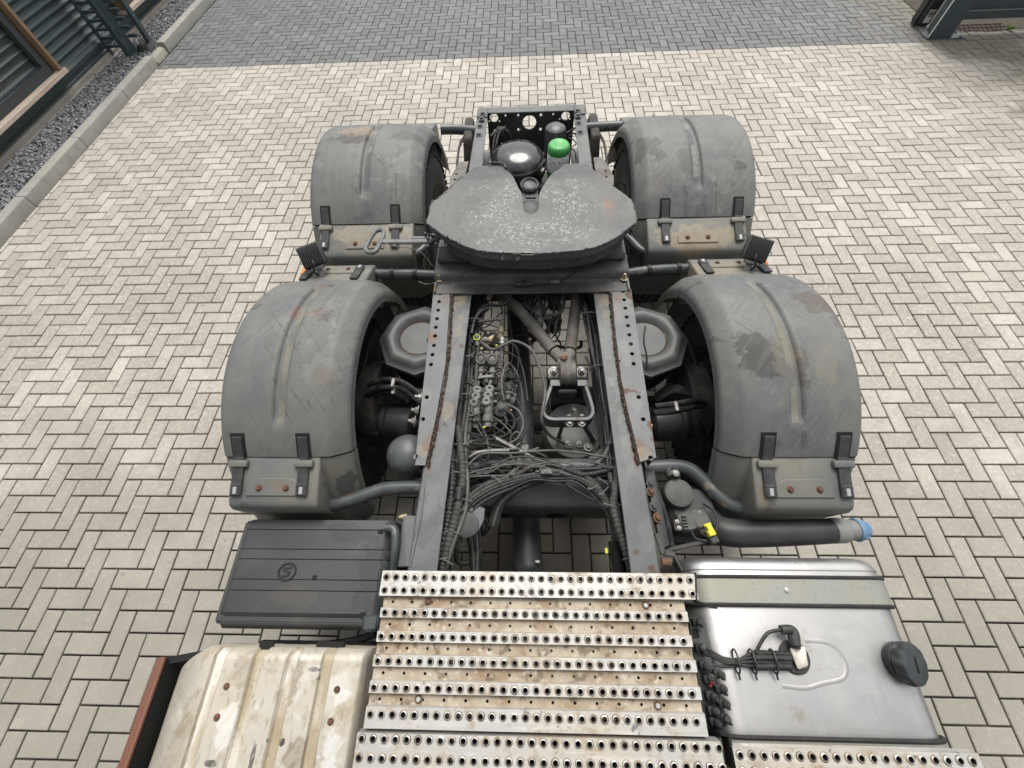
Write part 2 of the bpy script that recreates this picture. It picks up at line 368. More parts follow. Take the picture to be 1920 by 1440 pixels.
def brick_material(name, a, b, c3, stain, moss, dirt_shade=False):
    n = N(name)
    g = n.new('ShaderNodeNewGeometry')
    oi = n.new('ShaderNodeObjectInfo')
    rnd = n.math('FRACT', n.math('ADD', g.outputs['Random Per Island'], oi.outputs['Random']), 0)
    c = n.mix(n.ramp(rnd, .1, .8), a, b)
    r2 = n.math('FRACT', n.math('MULTIPLY', rnd, 17.3), 0)
    c = n.mix(n.ramp(r2, .70, .98, 0, .6), c, c3)
    c = n.mix(n.ramp(n.noise(.75, 5, .6), .42, .66, 0, .75), c, stain)
    c = n.mix(n.ramp(n.noise(7, 5, .62), .46, .70, 0, .42), c, tuple(x * .66 for x in a))
    c = n.mix(n.ramp(n.noise(38, 4, .65), .50, .68, 0, .5), c, tuple(min(1, x * 1.28) for x in b))
    c = n.mix(n.ramp(n.noise(26, 5, .65), .54, .70, 0, .45), c, tuple(x * .58 for x in a))
    c = n.mix(n.ramp(n.noise(240, 3, .6), .52, .72, 0, .45), c, tuple(min(1, x * 1.5) for x in b))
    c = n.mix(n.ramp(n.noise(420, 2, .6), .60, .72, 0, .5), c, tuple(x * .35 for x in a))
    spots = n.math('MULTIPLY', n.ramp(n.noise(9, 6, .6), .685, .70), n.ramp(n.noise(1.1, 2), .5, .56))
    c = n.mix(n.math('MULTIPLY', spots, .55), c, (.07, .06, .05))
    chips = n.math('MULTIPLY', n.ramp(n.noise(70, 4, .6), .70, .73), n.ramp(n.noise(2.4, 2), .5, .56))
    c = n.mix(n.math('MULTIPLY', chips, .7), c, (.75, .73, .68))
    if moss:
        sx = n.new('ShaderNodeSeparateXYZ')
        n.link(g.outputs['Position'], sx.inputs[0])
        k = n.math('ADD', n.ramp(sx.outputs[0], 3.6, 5.6, -.35, .25), n.ramp(sx.outputs[1], 5.2, 6.3, -.12, .12))
        mm = n.ramp(n.math('ADD', n.noise(2.2, 5, .6), k), .5, .75, 0, .8)
        c = n.mix(mm, c, (.16, .145, .11))
    if dirt_shade:  # foreground shade painted into the brick colour, with a greenish dirt tint
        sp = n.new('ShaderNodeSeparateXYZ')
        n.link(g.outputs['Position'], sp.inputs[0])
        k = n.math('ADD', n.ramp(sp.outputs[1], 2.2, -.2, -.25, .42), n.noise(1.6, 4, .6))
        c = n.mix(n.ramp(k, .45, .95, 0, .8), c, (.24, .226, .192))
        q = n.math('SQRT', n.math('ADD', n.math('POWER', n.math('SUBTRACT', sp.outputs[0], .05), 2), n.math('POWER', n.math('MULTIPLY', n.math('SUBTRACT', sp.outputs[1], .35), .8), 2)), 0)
        oil_shade = n.ramp(n.math('ADD', q, n.math('MULTIPLY', n.noise(5, 5, .65), .5)), 1.0, .55, 0, .8)  # shade under the chassis painted into the bricks as a brown oily patch
        c = n.mix(oil_shade, c, (.075, .066, .05))
    n.link(c, n.b.inputs['Base Color'])
    n.b.inputs['Roughness'].default_value = .82
    n.bump(n.noise(330, 3, .7), .35, .0015)
    return n.m
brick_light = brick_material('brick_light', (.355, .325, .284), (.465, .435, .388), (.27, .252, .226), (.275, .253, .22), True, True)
brick_dark = brick_material('brick_dark', (.112, .115, .118), (.165, .168, .170), (.205, .207, .205), (.125, .125, .121), True)
joint_sand = M('joint_sand', (.014, .014, .012), .95, 0, [dict(s=40, lo=.45, hi=.65, c=(.035, .03, .024), a=.7), dict(s=2.5, lo=.52, hi=.66, d=6, r=.65, c=(.12, .105, .082), a=.8)], bump=(120, .6, .004))
concrete = M('concrete', (.32, .315, .28), .85, 0, [
    dict(s=3, lo=.4, hi=.65, c=(.25, .245, .22), a=.7), dict(s=14, lo=.5, hi=.7, d=6, c=(.20, .19, .17), a=.5),
    dict(s=200, lo=.5, hi=.75, c=(.33, .32, .29), a=.5)], bump=(160, .5, .002))
plinth_concrete = M('plinth_concrete', (.30, .285, .24), .85, 0, [
    dict(s=4, lo=.4, hi=.65, c=(.22, .21, .18), a=.7), dict(s=160, lo=.5, hi=.75, c=(.36, .34, .3), a=.5)], bump=(120, .5, .002))
gravel_mats = [M('slate_gravel', (.13, .128, .14), .75, 0, [dict(s=45, lo=.42, hi=.62, d=2, c=(.38, .375, .385), a=.9), dict(s=80, lo=.6, hi=.7, c=(.04, .04, .045), a=.7)])]
cladding = M('cladding', (.06, .082, .086), .3, .35, [dict(s=3, lo=.42, hi=.65, c=(.085, .105, .105), a=.6), dict(s=40, lo=.62, hi=.7, c=(.10, .11, .10), a=.3)])
gate_paint = M('gate_paint', (.040, .060, .066), .42, .1, [dict(s=5, lo=.42, hi=.66, c=(.06, .08, .085), a=.6), dict(s=60, lo=.62, hi=.7, c=(.12, .12, .11), a=.35)])
window_frame = M('window_frame', (.035, .042, .048), .4)
cedar = M('cedar', (.25, .165, .10), .6, 0, [dict(s=60, lo=.4, hi=.65, st=(1, 1, .06), c=(.14, .09, .055), a=.7)], bump=(90, .2))
pale_wood = M('pale_wood', (.56, .47, .39), .55, 0, [dict(s=60, lo=.42, hi=.65, st=(1, .06, 1), c=(.44, .33, .25), a=.7)], bump=(90, .2))
reflection_brown = M('reflection_brown', (.34, .26, .17), .7, 0, [dict(s=16, lo=.4, hi=.62, st=(1, .15, 1), c=(.12, .085, .05), a=.8)])  # brown stripes of the glass reflection, painted on a sheet behind the pane
leaf_green = M('leaf_green', (.20, .31, .05), .6, 0, [dict(s=40, lo=.4, hi=.6, c=(.2, .26, .06), a=.7)])
cab_paint = M('cab_paint', (.10, .11, .12), .4)
def glass_material():
    n = N('window_glass')
    n.b.inputs['Base Color'].default_value = (.05, .055, .05, 1)
    n.b.inputs['Roughness'].default_value = .03
    n.b.inputs['Specular IOR Level'].default_value = .8
    n.b.inputs['Alpha'].default_value = .35
    return n.m
window_glass = glass_material()

# ------------------------------------------------------------------ mesh helpers
def V(*a):
    return Vector(a)

def catmull(pts, k=8, closed=False):
    out = []
    n = len(pts)
    for i in range(n if closed else n - 1):
        if closed:
            p0, p1, p2, p3 = (pts[(i + j - 1) % n] for j in range(4))
        else:
            p0, p1, p2, p3 = pts[max(i - 1, 0)], pts[i], pts[i + 1], pts[min(i + 2, n - 1)]
        for j in range(k):
            t = j / k
            out.append(.5 * ((2 * p1) + (p2 - p0) * t + (2 * p0 - 5 * p1 + 4 * p2 - p3) * t * t + (3 * p1 - p0 - 3 * p2 + p3) * t ** 3))
    if not closed:
        out.append(pts[-1].copy())
    return out

def frame_of(axis):
    a = Vector(axis).normalized()
    h = Vector((0, 0, 1)) if abs(a.z) < .9 else Vector((0, 1, 0))
    x = h.cross(a).normalized()
    return x, a.cross(x), a

class MB:
    def __init__(s):
        s.v, s.f, s.mi = [], [], []
    def add(s, vs_, fs, mi=0):
        o = len(s.v)
        s.v += [tuple(p) for p in vs_]
        s.f += [tuple(i + o for i in f) for f in fs]
        s.mi += [mi] * len(fs)
        return s
    def bm(s, b, mi=0, mat=None):
        b.verts.ensure_lookup_table()
        for i, vv in enumerate(b.verts):
            vv.index = i
        vs_ = [(mat @ vv.co) if mat else vv.co for vv in b.verts]
        s.add(vs_, [[x.index for x in f.verts] for f in b.faces], mi)
        b.free()
        return s
    def box(s, c, size, bev=.003, rot=None, mi=0, seg=1):
        b = bmesh.new()
        bmesh.ops.create_cube(b, size=1)
        for vv in b.verts:
            vv.co = Vector((vv.co.x * size[0], vv.co.y * size[1], vv.co.z * size[2]))
        if bev:
            bmesh.ops.bevel(b, geom=b.edges[:], offset=min(bev, min(size) * .45), segments=seg, affect='EDGES', profile=.5)
        m = Matrix.Translation(c)
        if rot is not None:
            m = m @ rot.to_4x4()
        return s.bm(b, mi, m)
    def hexa(s, p, bev=.003, mi=0, seg=1):
        """p: four bottom corners then the four above them"""
        b = bmesh.new()
        q = [b.verts.new(x) for x in p]
        for f in ((3, 2, 1, 0), (4, 5, 6, 7), (0, 1, 5, 4), (1, 2, 6, 5), (2, 3, 7, 6), (3, 0, 4, 7)):
            b.faces.new([q[i] for i in f])
        bmesh.ops.recalc_face_normals(b, faces=b.faces[:])
        if bev:
            bmesh.ops.bevel(b, geom=b.edges[:], offset=bev, segments=seg, affect='EDGES', profile=.5)
        return s.bm(b, mi)
    def bar(s, a, c, wd, ht, bev=.003, up=(0, 0, 1), mi=0):
        a, c = Vector(a), Vector(c)
        d = (c - a).normalized()
        x = d.cross(Vector(up)).normalized()
        z = x.cross(d)
        R = Matrix((x, d, z)).transposed()
        return s.box((a + c) / 2, (wd, (c - a).length, ht), bev, R, mi)
    def prism(s, poly, axis, d0, d1, bev=0, mi=0, seg=1):
        """poly in the plane across axis ('x': (y,z), 'y': (x,z), 'z': (x,y))"""
        def pt(p, d):
            return {'x': (d, p[0], p[1]), 'y': (p[0], d, p[1]), 'z': (p[0], p[1], d)}[axis]
        b = bmesh.new()
        lo = [b.verts.new(pt(p, d0)) for p in poly]
        hi = [b.verts.new(pt(p, d1)) for p in poly]
        n = len(poly)
        b.faces.new(lo[::-1])
        b.faces.new(hi)
        for i in range(n):
            b.faces.new((lo[i], lo[(i + 1) % n], hi[(i + 1) % n], hi[i]))
        bmesh.ops.recalc_face_normals(b, faces=b.faces[:])
        if bev:
            bmesh.ops.bevel(b, geom=[e for e in b.edges if e.calc_face_angle(0) > .5], offset=bev, segments=seg, affect='EDGES', profile=.5)
        return s.bm(b, mi)
    def tube(s, pts, r, n=8, mi=0, closed=False, caps=True, ell=1.0):
        pts = [Vector(p) for p in pts]
        m = len(pts)
        tg = []
        for i in range(m):
            if closed:
                t = pts[(i + 1) % m] - pts[i - 1]
            else:
                t = pts[min(i + 1, m - 1)] - pts[max(i - 1, 0)]
            tg.append(t.normalized())
        x, y, _ = frame_of(tg[0])
        o = len(s.v)
        for i in range(m):
            x = (x - tg[i] * x.dot(tg[i])).normalized()
            y = tg[i].cross(x)
            rr = r(i / max(m - 1, 1)) if callable(r) else (r[i] if isinstance(r, list) else r)
            for k in range(n):
                a = 2 * pi * k / n
                s.v.append(tuple(pts[i] + x * cos(a) * rr + y * sin(a) * rr * ell))
        for i in range(m if closed else m - 1):
            a, c = o + i * n, o + ((i + 1) % m) * n
            for k in range(n):
                s.f.append((a + k, a + (k + 1) % n, c + (k + 1) % n, c + k))
                s.mi.append(mi)
        if caps and not closed:
            s.f.append(tuple(o + k for k in range(n))[::-1])
            s.f.append(tuple(o + (m - 1) * n + k for k in range(n)))
            s.mi += [mi, mi]
        return s
    def cyl(s, a, c, r, r2=None, n=20, mi=0):
        return s.tube([a, c], [r, r if r2 is None else r2], n, mi)
    def lathe(s, c, axis, prof, n=28, mi=0):
        x, y, a = frame_of(axis)
        c = Vector(c)
        rings = []
        for r, h in prof:
            if r < 1e-5:
                s.v.append(tuple(c + a * h))
                rings.append([len(s.v) - 1])
            else:
                o = len(s.v)
                for k in range(n):
                    t = 2 * pi * k / n
                    s.v.append(tuple(c + a * h + x * cos(t) * r + y * sin(t) * r))
                rings.append(list(range(o, o + n)))
        for p, q in zip(rings, rings[1:]):
            for k in range(n):
                k2 = (k + 1) % n
                if len(p) == 1 and len(q) == 1:
                    continue
                if len(p) == 1:
                    s.f.append((p[0], q[k], q[k2]))
                elif len(q) == 1:
                    s.f.append((p[k], p[k2], q[0]))
                else:
                    s.f.append((p[k], p[k2], q[k2], q[k]))
                s.mi.append(mi)
        return s
    def plate(s, outline, holes, t, mat=None, mi=0, bev=0):
        """flat plate with real holes; outline and holes in its own plane, centred on its thickness"""
        cu = bpy.data.curves.new('tmp', 'CURVE')
        cu.dimensions, cu.fill_mode, cu.extrude, cu.bevel_depth = '2D', 'BOTH', t / 2 - bev, bev
        cu.bevel_resolution = 0
        for poly in [outline] + holes:
            sp = cu.splines.new('POLY')
            sp.points.add(len(poly) - 1)
            for q, p in zip(sp.points, poly):
                q.co = (p[0], p[1], 0, 1)
            sp.use_cyclic_u = True
        ob = bpy.data.objects.new('tmp', cu)
        me = ob.to_mesh()
        m = mat or Matrix()
        s.add([m @ vv.co for vv in me.vertices], [list(p.vertices) for p in me.polygons], mi)
        ob.to_mesh_clear()
        bpy.data.objects.remove(ob)
        bpy.data.curves.remove(cu)
        return s

def circle(cx, cy, r, n=14):
    return [(cx + r * cos(2 * pi * k / n), cy + r * sin(2 * pi * k / n)) for k in range(n)]

WL = {}

def obj(name, mb, mats, parent=None, angle=38, origin=None):
    me = bpy.data.meshes.new(name)
    lo = [min(p[i] for p in mb.v) for i in range(3)]
    hi = [max(p[i] for p in mb.v) for i in range(3)]
    o = Vector(((lo[0] + hi[0]) / 2, (lo[1] + hi[1]) / 2, lo[2])) if origin is None else Vector(origin)
    me.from_pydata([(p[0] - o.x, p[1] - o.y, p[2] - o.z) for p in mb.v], [], mb.f)
    for m in (mats if isinstance(mats, (list, tuple)) else [mats]):
        me.materials.append(m)
    me.polygons.foreach_set('material_index', mb.mi)
    b = bmesh.new()
    b.from_mesh(me)
    if len(b.verts) < 60000:
        bmesh.ops.recalc_face_normals(b, faces=b.faces[:])
    b.to_mesh(me)
    b.free()
    if angle:
        me.polygons.foreach_set('use_smooth', [True] * len(me.polygons))
        me.set_sharp_from_angle(angle=radians(angle))
    ob = bpy.data.objects.new(name, me)
    COL.objects.link(ob)
    place(ob, o, parent)
    return ob

def place(ob, loc, parent=None):
    WL[ob.name] = Vector(loc)
    if parent is not None:
        ob.parent = parent
        ob.location = Vector(loc) - WL[parent.name]
    else:
        ob.location = loc

def thing(name, label, cat, loc, group=None):
    o = bpy.data.objects.new(name, None)
    COL.objects.link(o)
    o.empty_display_size = .1
    o['label'], o['category'] = label, cat
    if group:
        o['group'] = group
    place(o, loc)
    return o

_shared = {}
def copy_of(key, build, mats, name, loc, parent, quat=None, scale=1.0):
    """an object that shares its mesh with all its likes"""
    if key not in _shared:
        t = obj(name, build(), mats, None, origin=(0, 0, 0))
        _shared[key] = t.data
        o = t
    else:
        o = bpy.data.objects.new(name, _shared[key])
        COL.objects.link(o)
    place(o, loc, parent)
    if quat is not None:
        o.rotation_mode = 'QUATERNION'
        o.rotation_quaternion = quat
    if scale != 1.0:
        o.scale = (scale,) * 3
    return o

def bolt_mb():
    m = MB()
    m.lathe((0, 0, 0), (0, 0, 1), [(1.75, -.1), (1.75, .22), (1.5, .3), (1.0, .3)], 16)
    m.lathe((0, 0, 0), (0, 0, 1), [(1.08, .28), (1.08, .95), (.92, 1.12), (0, 1.15)], 6)
    return m

def nut_mb():
    m = bolt_mb()
    m.lathe((0, 0, 0), (0, 0, 1), [(.6, 1.0), (.6, 2.1), (.5, 2.2), (0, 2.2)], 10)
    return m

def bolt(parent, pos, normal=(0, 0, 1), r=.011, mat=None, nut=False, name='bolt'):
    mat = mat or dark_bolt
    q = Vector(normal).to_track_quat('Z', 'Y')
    q = q @ Quaternion((0, 0, 1), random.uniform(0, 1))
    return copy_of(('nut' if nut else 'bolt', mat.name), nut_mb if nut else bolt_mb, mat, name, pos, parent, q, r)

# ================================================================== SETTING
U, OX, OY = 0.1065, 2.5970, 2.0143          # paving module and the corner its herringbone starts from
JOINT = 0.0086

def structure(o):
    o['kind'] = 'structure'
    return o

g = MB()
g.add([(-60, -60, -.02), (60, -60, -.02), (60, 60, -.02), (-60, 60, -.02)], [(0, 1, 2, 3)])
ground = structure(obj('ground', g, joint_sand, origin=(0, 0, -.02)))

def brick_geo(x0, x1, y0, y1, dz=0.0, tx=0.0, ty=0.0):
    """a paver with chamfered edge, open underneath"""
    j, ch, dp = JOINT / 2, .0038, .0035
    x0, x1, y0, y1 = x0 + j, x1 - j, y0 + j, y1 - j
    if x1 - x0 < .02 or y1 - y0 < .02:
        return None
    cx, cy = (x0 + x1) / 2, (y0 + y1) / 2
    vs_ = []
    for i, z in ((0, -.016), (0, -dp), (ch, 0)):
        for X, Y in ((x0 + i, y0 + i), (x1 - i, y0 + i), (x1 - i, y1 - i), (x0 + i, y1 - i)):
            vs_.append((X, Y, z + (dz + (X - cx) * tx + (Y - cy) * ty if i or z > -.01 else 0)))
    fs = [(8, 9, 10, 11)]
    for b in (0, 4):
        for k in range(4):
            k2 = (k + 1) % 4
            fs.append((b + k, b + k2, b + 4 + k2, b + 4 + k))
    return vs_, fs

def seen(x, y, mg=0):
    v = Vector((x, y, 0)) - EYE
    d = v.dot(_fw)
    if d < .1:
        return False
    px, py = 960 + F_PX * v.dot(CX) / d, 720 - F_PX * v.dot(CU) / d
    return -mg < px < 1920 + mg and -mg < py < 1440 + mg

def pave(name, label, mat, xa, xb, ya, yb, hidden):
    rects = []
    ni0, ni1 = int((xa - OX) / U) - 6, int((xb - OX) / U) + 6
    nj0, nj1 = int((ya - OY) / U) - 4, int((yb - OY) / U) + 4
    for j in range(nj0, nj1):
        for i in range(ni0, ni1):
            if (i + j) % 4 == 0:
                rects.append((i, i + 2, j - 1, j))
                rects.append((i + 3, i + 4, j - 2, j))
    out = []
    for a, b, c, d in rects:
        x0, x1 = max(OX + a * U, xa), min(OX + b * U, xb)
        y0, y1 = max(OY + c * U, ya), min(OY + d * U, yb)
        if x1 - x0 < .025 or y1 - y0 < .025:
            continue
        cx, cy = (x0 + x1) / 2, (y0 + y1) / 2
        if not seen(cx, cy, 500):
            continue
        full = abs(x1 - x0 - (b - a) * U) < 1e-6 and abs(y1 - y0 - (d - c) * U) < 1e-6
        out.append(((Vector((cx, cy, 0)) - EYE).length, x0, x1, y0, y1, full and seen(cx, cy) and not hidden(cx, cy)))
    out.sort()
    root_mb = MB()
    root_mb.add([(xa, ya, -.0155), (xb, ya, -.0155), (xb, yb, -.0155), (xa, yb, -.0155)], [(0, 1, 2, 3)])
    root = structure(obj(name, root_mb, joint_sand, origin=(0, 0, -.0155)))
    n, field = 0, MB()
    meshes = {}
    for dist, x0, x1, y0, y1, ok in out:
        if ok and n < 300:
            n += 1
            key = x1 - x0 > y1 - y0
            c = Vector(((x0 + x1) / 2, (y0 + y1) / 2, 0))
            if key not in meshes:
                mb = MB()
                mb.add(*brick_geo(x0 - c.x, x1 - c.x, y0 - c.y, y1 - c.y))
                o = obj('brick', mb, mat, None, 0, origin=(0, 0, 0))
                meshes[key] = o.data
            else:
                o = bpy.data.objects.new('brick', meshes[key])
                COL.objects.link(o)
            place(o, c + Vector((0, 0, random.uniform(-.0012, .0012))), root)
            o.rotation_euler = (random.gauss(0, .006), random.gauss(0, .006), random.gauss(0, .004))
        else:
            q = brick_geo(x0, x1, y0, y1, random.uniform(-.0015, .0015), random.gauss(0, .007), random.gauss(0, .007))
            if q:
                field.add(*q)
    f = obj('brick_field', field, mat, root, 0, origin=(0, 0, 0))
    f['kind'] = 'stuff'
    return root

KERB_X = -4.905
BORDER_Y = 6.275
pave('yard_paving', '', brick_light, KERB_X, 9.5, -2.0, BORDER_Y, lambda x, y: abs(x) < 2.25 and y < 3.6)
pave('road_paving', '', brick_dark, KERB_X, 9.0, BORDER_Y, 11.0, lambda x, y: False)

# kerb stones
kerb = structure(obj('kerb', MB().box((-5.0, 3.2, -.012), (.16, 13, .012), 0), joint_sand))
edges = [-2.5 + k for k in range(7)]
for y0, y1, dx in [(.51 + k, 1.51 + k, 0) for k in range(-3, 5)] + [(5.51, 6.36, 0)] + [(6.74, 7.72, -.02), (7.72, 8.72, -.02), (8.72, 9.72, -.02), (9.72, 10.72, -.02)]:
    m = MB()
    prof = [(KERB_X + dx, -.01), (KERB_X + dx, .105), (KERB_X + dx - .010, .115), (KERB_X + dx - .10, .115), (KERB_X + dx - .10, -.01)]
    m.prism(prof, 'y', y0 + .003, y1 - .003, .003)
    obj('kerb_stone', m, concrete, kerb, 30)
m = MB()
m.hexa([(-5.02, 6.37, -.01), (-4.93, 6.37, -.01), (-4.93, 6.73, -.01), (-5.02, 6.73, -.01), (-5.02, 6.37, .085), (-4.95, 6.37, .06), (-4.95, 6.73, .06), (-5.02, 6.73, .085)], .004)
obj('kerb_filler', m, plinth_concrete, kerb, 30)

# gravel strip: thousands of slate chips
m = MB()
m.add([(-5.62, -3, .065), (-5.0, -3, .065), (-5.0, 11, .065), (-5.62, 11, .065)], [(0, 1, 2, 3)])
bed = structure(obj('gravel_bed', m, joint_sand))
m = MB()
cubev = [(-1, -1, -1), (1, -1, -1), (1, 1, -1), (-1, 1, -1), (-1, -1, 1), (1, -1, 1), (1, 1, 1), (-1, 1, 1)]
cubef = [(3, 2, 1, 0), (4, 5, 6, 7), (0, 1, 5, 4), (1, 2, 6, 5), (2, 3, 7, 6), (3, 0, 4, 7)]
for k in range(7600):
    y = 2.9 + 6.2 * random.random()
    x = random.uniform(-5.48, -5.008)
    s = random.uniform(.009, .019)
    R = Quaternion((random.gauss(0, 1), random.gauss(0, 1), random.gauss(0, 1), random.gauss(0, 1))).normalized().to_matrix()
    sc = Vector((s * random.uniform(.8, 1.5), s * random.uniform(.6, 1.1), s * random.uniform(.35, .7)))
    p = Vector((x, y, .072 + random.random() * .02 + .012 * mnoise.noise((x * 6, y * 6, 0))))
    m.add([p + R @ Vector((a * sc.x * random.uniform(.5, 1.1), b * sc.y * random.uniform(.5, 1.1), c * sc.z * random.uniform(.6, 1.1))) for a, b, c in cubev], cubef)
gravel = obj('gravel', m, gravel_mats, None, 0, origin=(0, 0, 0))
gravel['kind'] = 'stuff'
gravel['label'], gravel['category'] = 'dark slate gravel filling the strip between kerb and building', 'gravel'

# ------------------------------------------------------------------ building on the left
WX = -5.56
bld = thing('building', 'dark teal corrugated metal building with wood trimmed windows beside the gravel', 'building', (WX, 5.5, 0))
m = MB()
ny, zz = 2, [.285 + i * .0127 for i in range(205)]
for y in (-3.0, 12.0):
    for z in zz:
        m.v.append((WX + .017 * cos(2 * pi * (z - .285) / .0762), y, z))
nz = len(zz)
for i in range(nz - 1):
    m.f.append((i, i + 1, nz + i + 1, nz + i))
    m.mi.append(0)
obj('wall_cladding', m, cladding, bld, 60)
m = MB()
m.box((WX - .14, 4.5, 1.5), (.2, 15, 2.7), 0)
obj('wall', m, cladding, bld)
m = MB()
m.prism([(WX - .05, .15), (WX + .035, .15), (WX + .04, .155), (WX + .04, .165), (WX + .015, .18), (WX + .015, .205), (WX + .034, .215), (WX + .034, .25), (WX + .008, .285), (WX - .05, .285)], 'y', -3, 12)
obj('base_flashing', m, cladding, bld, 20)
m = MB()
m.box((WX + .01, 4.5, .06), (.13, 15, .17), .006)
m.box((WX + .085, 4.5, .04), (.04, 15, .13), .006)
obj('plinth', m, plinth_concrete, bld)

def window(y0, y1, z0, z1, near):
    f = obj('window', MB().box((WX + .02, (y0 + y1) / 2, z0 + .045), (.09, y1 - y0, .09), .004)
            .box((WX + .02, y1 - .045, (z0 + z1) / 2), (.088, .09, z1 - z0 - .01), .004)
            .box((WX + .02, y0 + .045, (z0 + z1) / 2), (.088, .09, z1 - z0 - .01), .004)
            .box((WX + .02, (y0 + y1) / 2, z1 - .045), (.09, y1 - y0, .09), .004), window_frame, bld)
    obj('pane', MB().box((WX + .005, (y0 + y1) / 2, (z0 + z1) / 2), (.012, y1 - y0 - .16, z1 - z0 - .16), 0), window_glass, f)
    obj('bead', MB().box((WX + .03, (y0 + y1) / 2, z0 + .095), (.02, y1 - y0 - .17, .012), .002)
        .box((WX + .03, y1 - .095, (z0 + z1) / 2), (.02, .012, z1 - z0 - .19), .002), window_frame, f)
    obj('painted_reflection', MB().box((WX - .022, (y0 + y1) / 2, (z0 + z1) / 2), (.006, y1 - y0 - .1, z1 - z0 - .1), 0), reflection_brown, f)
    obj('sill', MB().box((WX + .065, (y0 + y1) / 2, z0 - .022), (.15, y1 - y0 + .23, .04), .003), pale_wood, f)
    for yy in (y0 - .06, y1 + .06):
        obj('jamb', MB().box((WX + .055, yy, (z0 + z1) / 2), (.13, .045, z1 - z0), .003), cedar, f)
window(3.2, 5.46, .335, 2.3, True)
window(7.22, 9.4, .335, 2.3, False)

# ------------------------------------------------------------------ gate guide by the kerb
gg = thing('gate_guide_post', 'dark green steel gate guide post with slotted rack standing in the gravel', 'gate post', (-5.3, 6.5, 0))
obj('post', MB().box((-5.275, 6.45, 1.3), (.06, .07, 2.5), .004), gate_paint, gg)
obj('post', MB().box((-5.075, 6.70, 1.3), (.05, .075, 2.5), .004), gate_paint, gg)
obj('post', MB().box((-5.49, 6.44, 1.3), (.03, .05, 2.5), .004), gate_paint, gg)
for k in range(26):
    z = .2 + k * .088
    m = MB().box((-5.39, 6.445, z), (.18, .03, .028), .002)
    obj('rack_bar', m, gate_paint, gg)
m = MB()
for k in range(26):
    m.box((-5.17, 6.60, .25 + k * .088), (.11, .05, .03), .002)
m.box((-5.235, 6.53, 1.3), (.012, .1, 2.4), .002)
obj('toothed_plate', m, gate_paint, gg)
obj('base_plate', MB().box((-5.20, 6.58, .095), (.36, .36, .014), .003), gate_paint, gg)
obj('shoe', MB().hexa([(-5.2, 6.5, .1), (-5.0, 6.52, .1), (-5.02, 6.72, .1), (-5.2, 6.72, .1), (-5.18, 6.56, .15), (-5.03, 6.56, .14), (-5.04, 6.7, .15), (-5.18, 6.7, .17)], .004), rubber, gg)

# ------------------------------------------------------------------ sliding gate, its post and operator on the right
sg = thing('sliding_gate', 'dark green sheet metal sliding gate with ribbed bottom rail', 'gate', (7.2, 6.45, 0))
m = MB()
m.prism([(6.42, .155), (6.52, .155), (6.52, .225), (6.47, .245), (6.47, 2.2), (6.455, 2.2), (6.455, .245), (6.42, .235)], 'x', 5.17, 10.5)
obj('panel', m, gate_paint, sg, 20)
m = MB()
m.box((7.85, 6.418, .24), (5.3, .008, .012), .002)
obj('drip_edge', m, pale_plastic, sg)
gp = thing('gate_post', 'grey steel gate end post with pale edge strip and bolted base plate', 'gate post', (5.15, 6.4, 0))
m = MB()
m.hexa([(5.02, 6.33, .012), (5.30, 6.33, .012), (5.30, 6.345, .012), (5.02, 6.345, .012), (5.02, 6.33, 2.3), (5.12, 6.33, 2.3), (5.12, 6.345, 2.3), (5.02, 6.345, 2.3)], .002)
m.box((5.065, 6.40, 1.2), (.08, .10, 2.3), .004)
m.box((5.19, 6.41, .3), (.012, .13, .55), .002)
obj('post', m, gate_paint, gp, 20)
obj('edge_strip', MB().box((5.014, 6.325, 1.2), (.010, .012, 2.36), .002), white_paint, gp)
obj('base_plate', MB().box((5.24, 6.40, .006), (.46, .17, .012), .002), gate_paint, gp)
for x, y in ((5.10, 6.335), (5.42, 6.34), (5.10, 6.46), (5.42, 6.46)):
    bolt(gp, (x, y, .012), r=.012, mat=dark_bolt)
m = MB()
for k in range(16):
    m.bar((5.18 + k * .055, 6.50, .012), (5.235 + k * .055, 6.66, .012), .006, .008, 0)
for y in (6.50, 6.58, 6.66):
    m.box((5.62, y, .010), (.95, .008, .008), 0)
gr = obj('drain_grating', m, rust, None)
gr['label'], gr['category'] = 'rusty drain grating lying under the sliding gate', 'grating'
go = thing('gate_operator', 'black gate operator column with small white label', 'gate motor', (5.13, 6.72, 0))
obj('housing', MB().box((5.085, 6.72, 1.0), (.15, .19, 1.96), .03, None, 0, 3), black_plastic, go)
obj('foot', MB().hexa([(5.02, 6.46, 0.0), (5.15, 6.46, 0.0), (5.22, 6.82, 0.0), (5.04, 6.82, 0.0), (5.02, 6.46, .012), (5.15, 6.46, .012), (5.22, 6.82, .03), (5.04, 6.82, .03)], .002), rusty_paint, go)
obj('rail', MB().box((4.998, 6.70, 1.0), (.02, .06, 1.96), .003), black_plastic, go)
lab = obj('label', MB().box((5.088, 6.6235, .125), (.075, .004, .13), .001), white_paint, go)
m = MB()
for x in (5.070, 5.105):
    m.tube([(x + .012 * cos(t), 6.6205, .158 + .017 * sin(t)) for t in [2 * pi * k / 14 for k in range(14)]], .0045, 5, closed=True)
m.box((5.088, 6.6205, .128), (.05, .003, .006), 0)
obj('lettering', m, black_plastic, lab)
obj('screw', MB().lathe((5.12, 6.622, .42), (0, -1, 0), [(.008, 0), (.008, .004), (0, .005)], 10), white_paint, go)

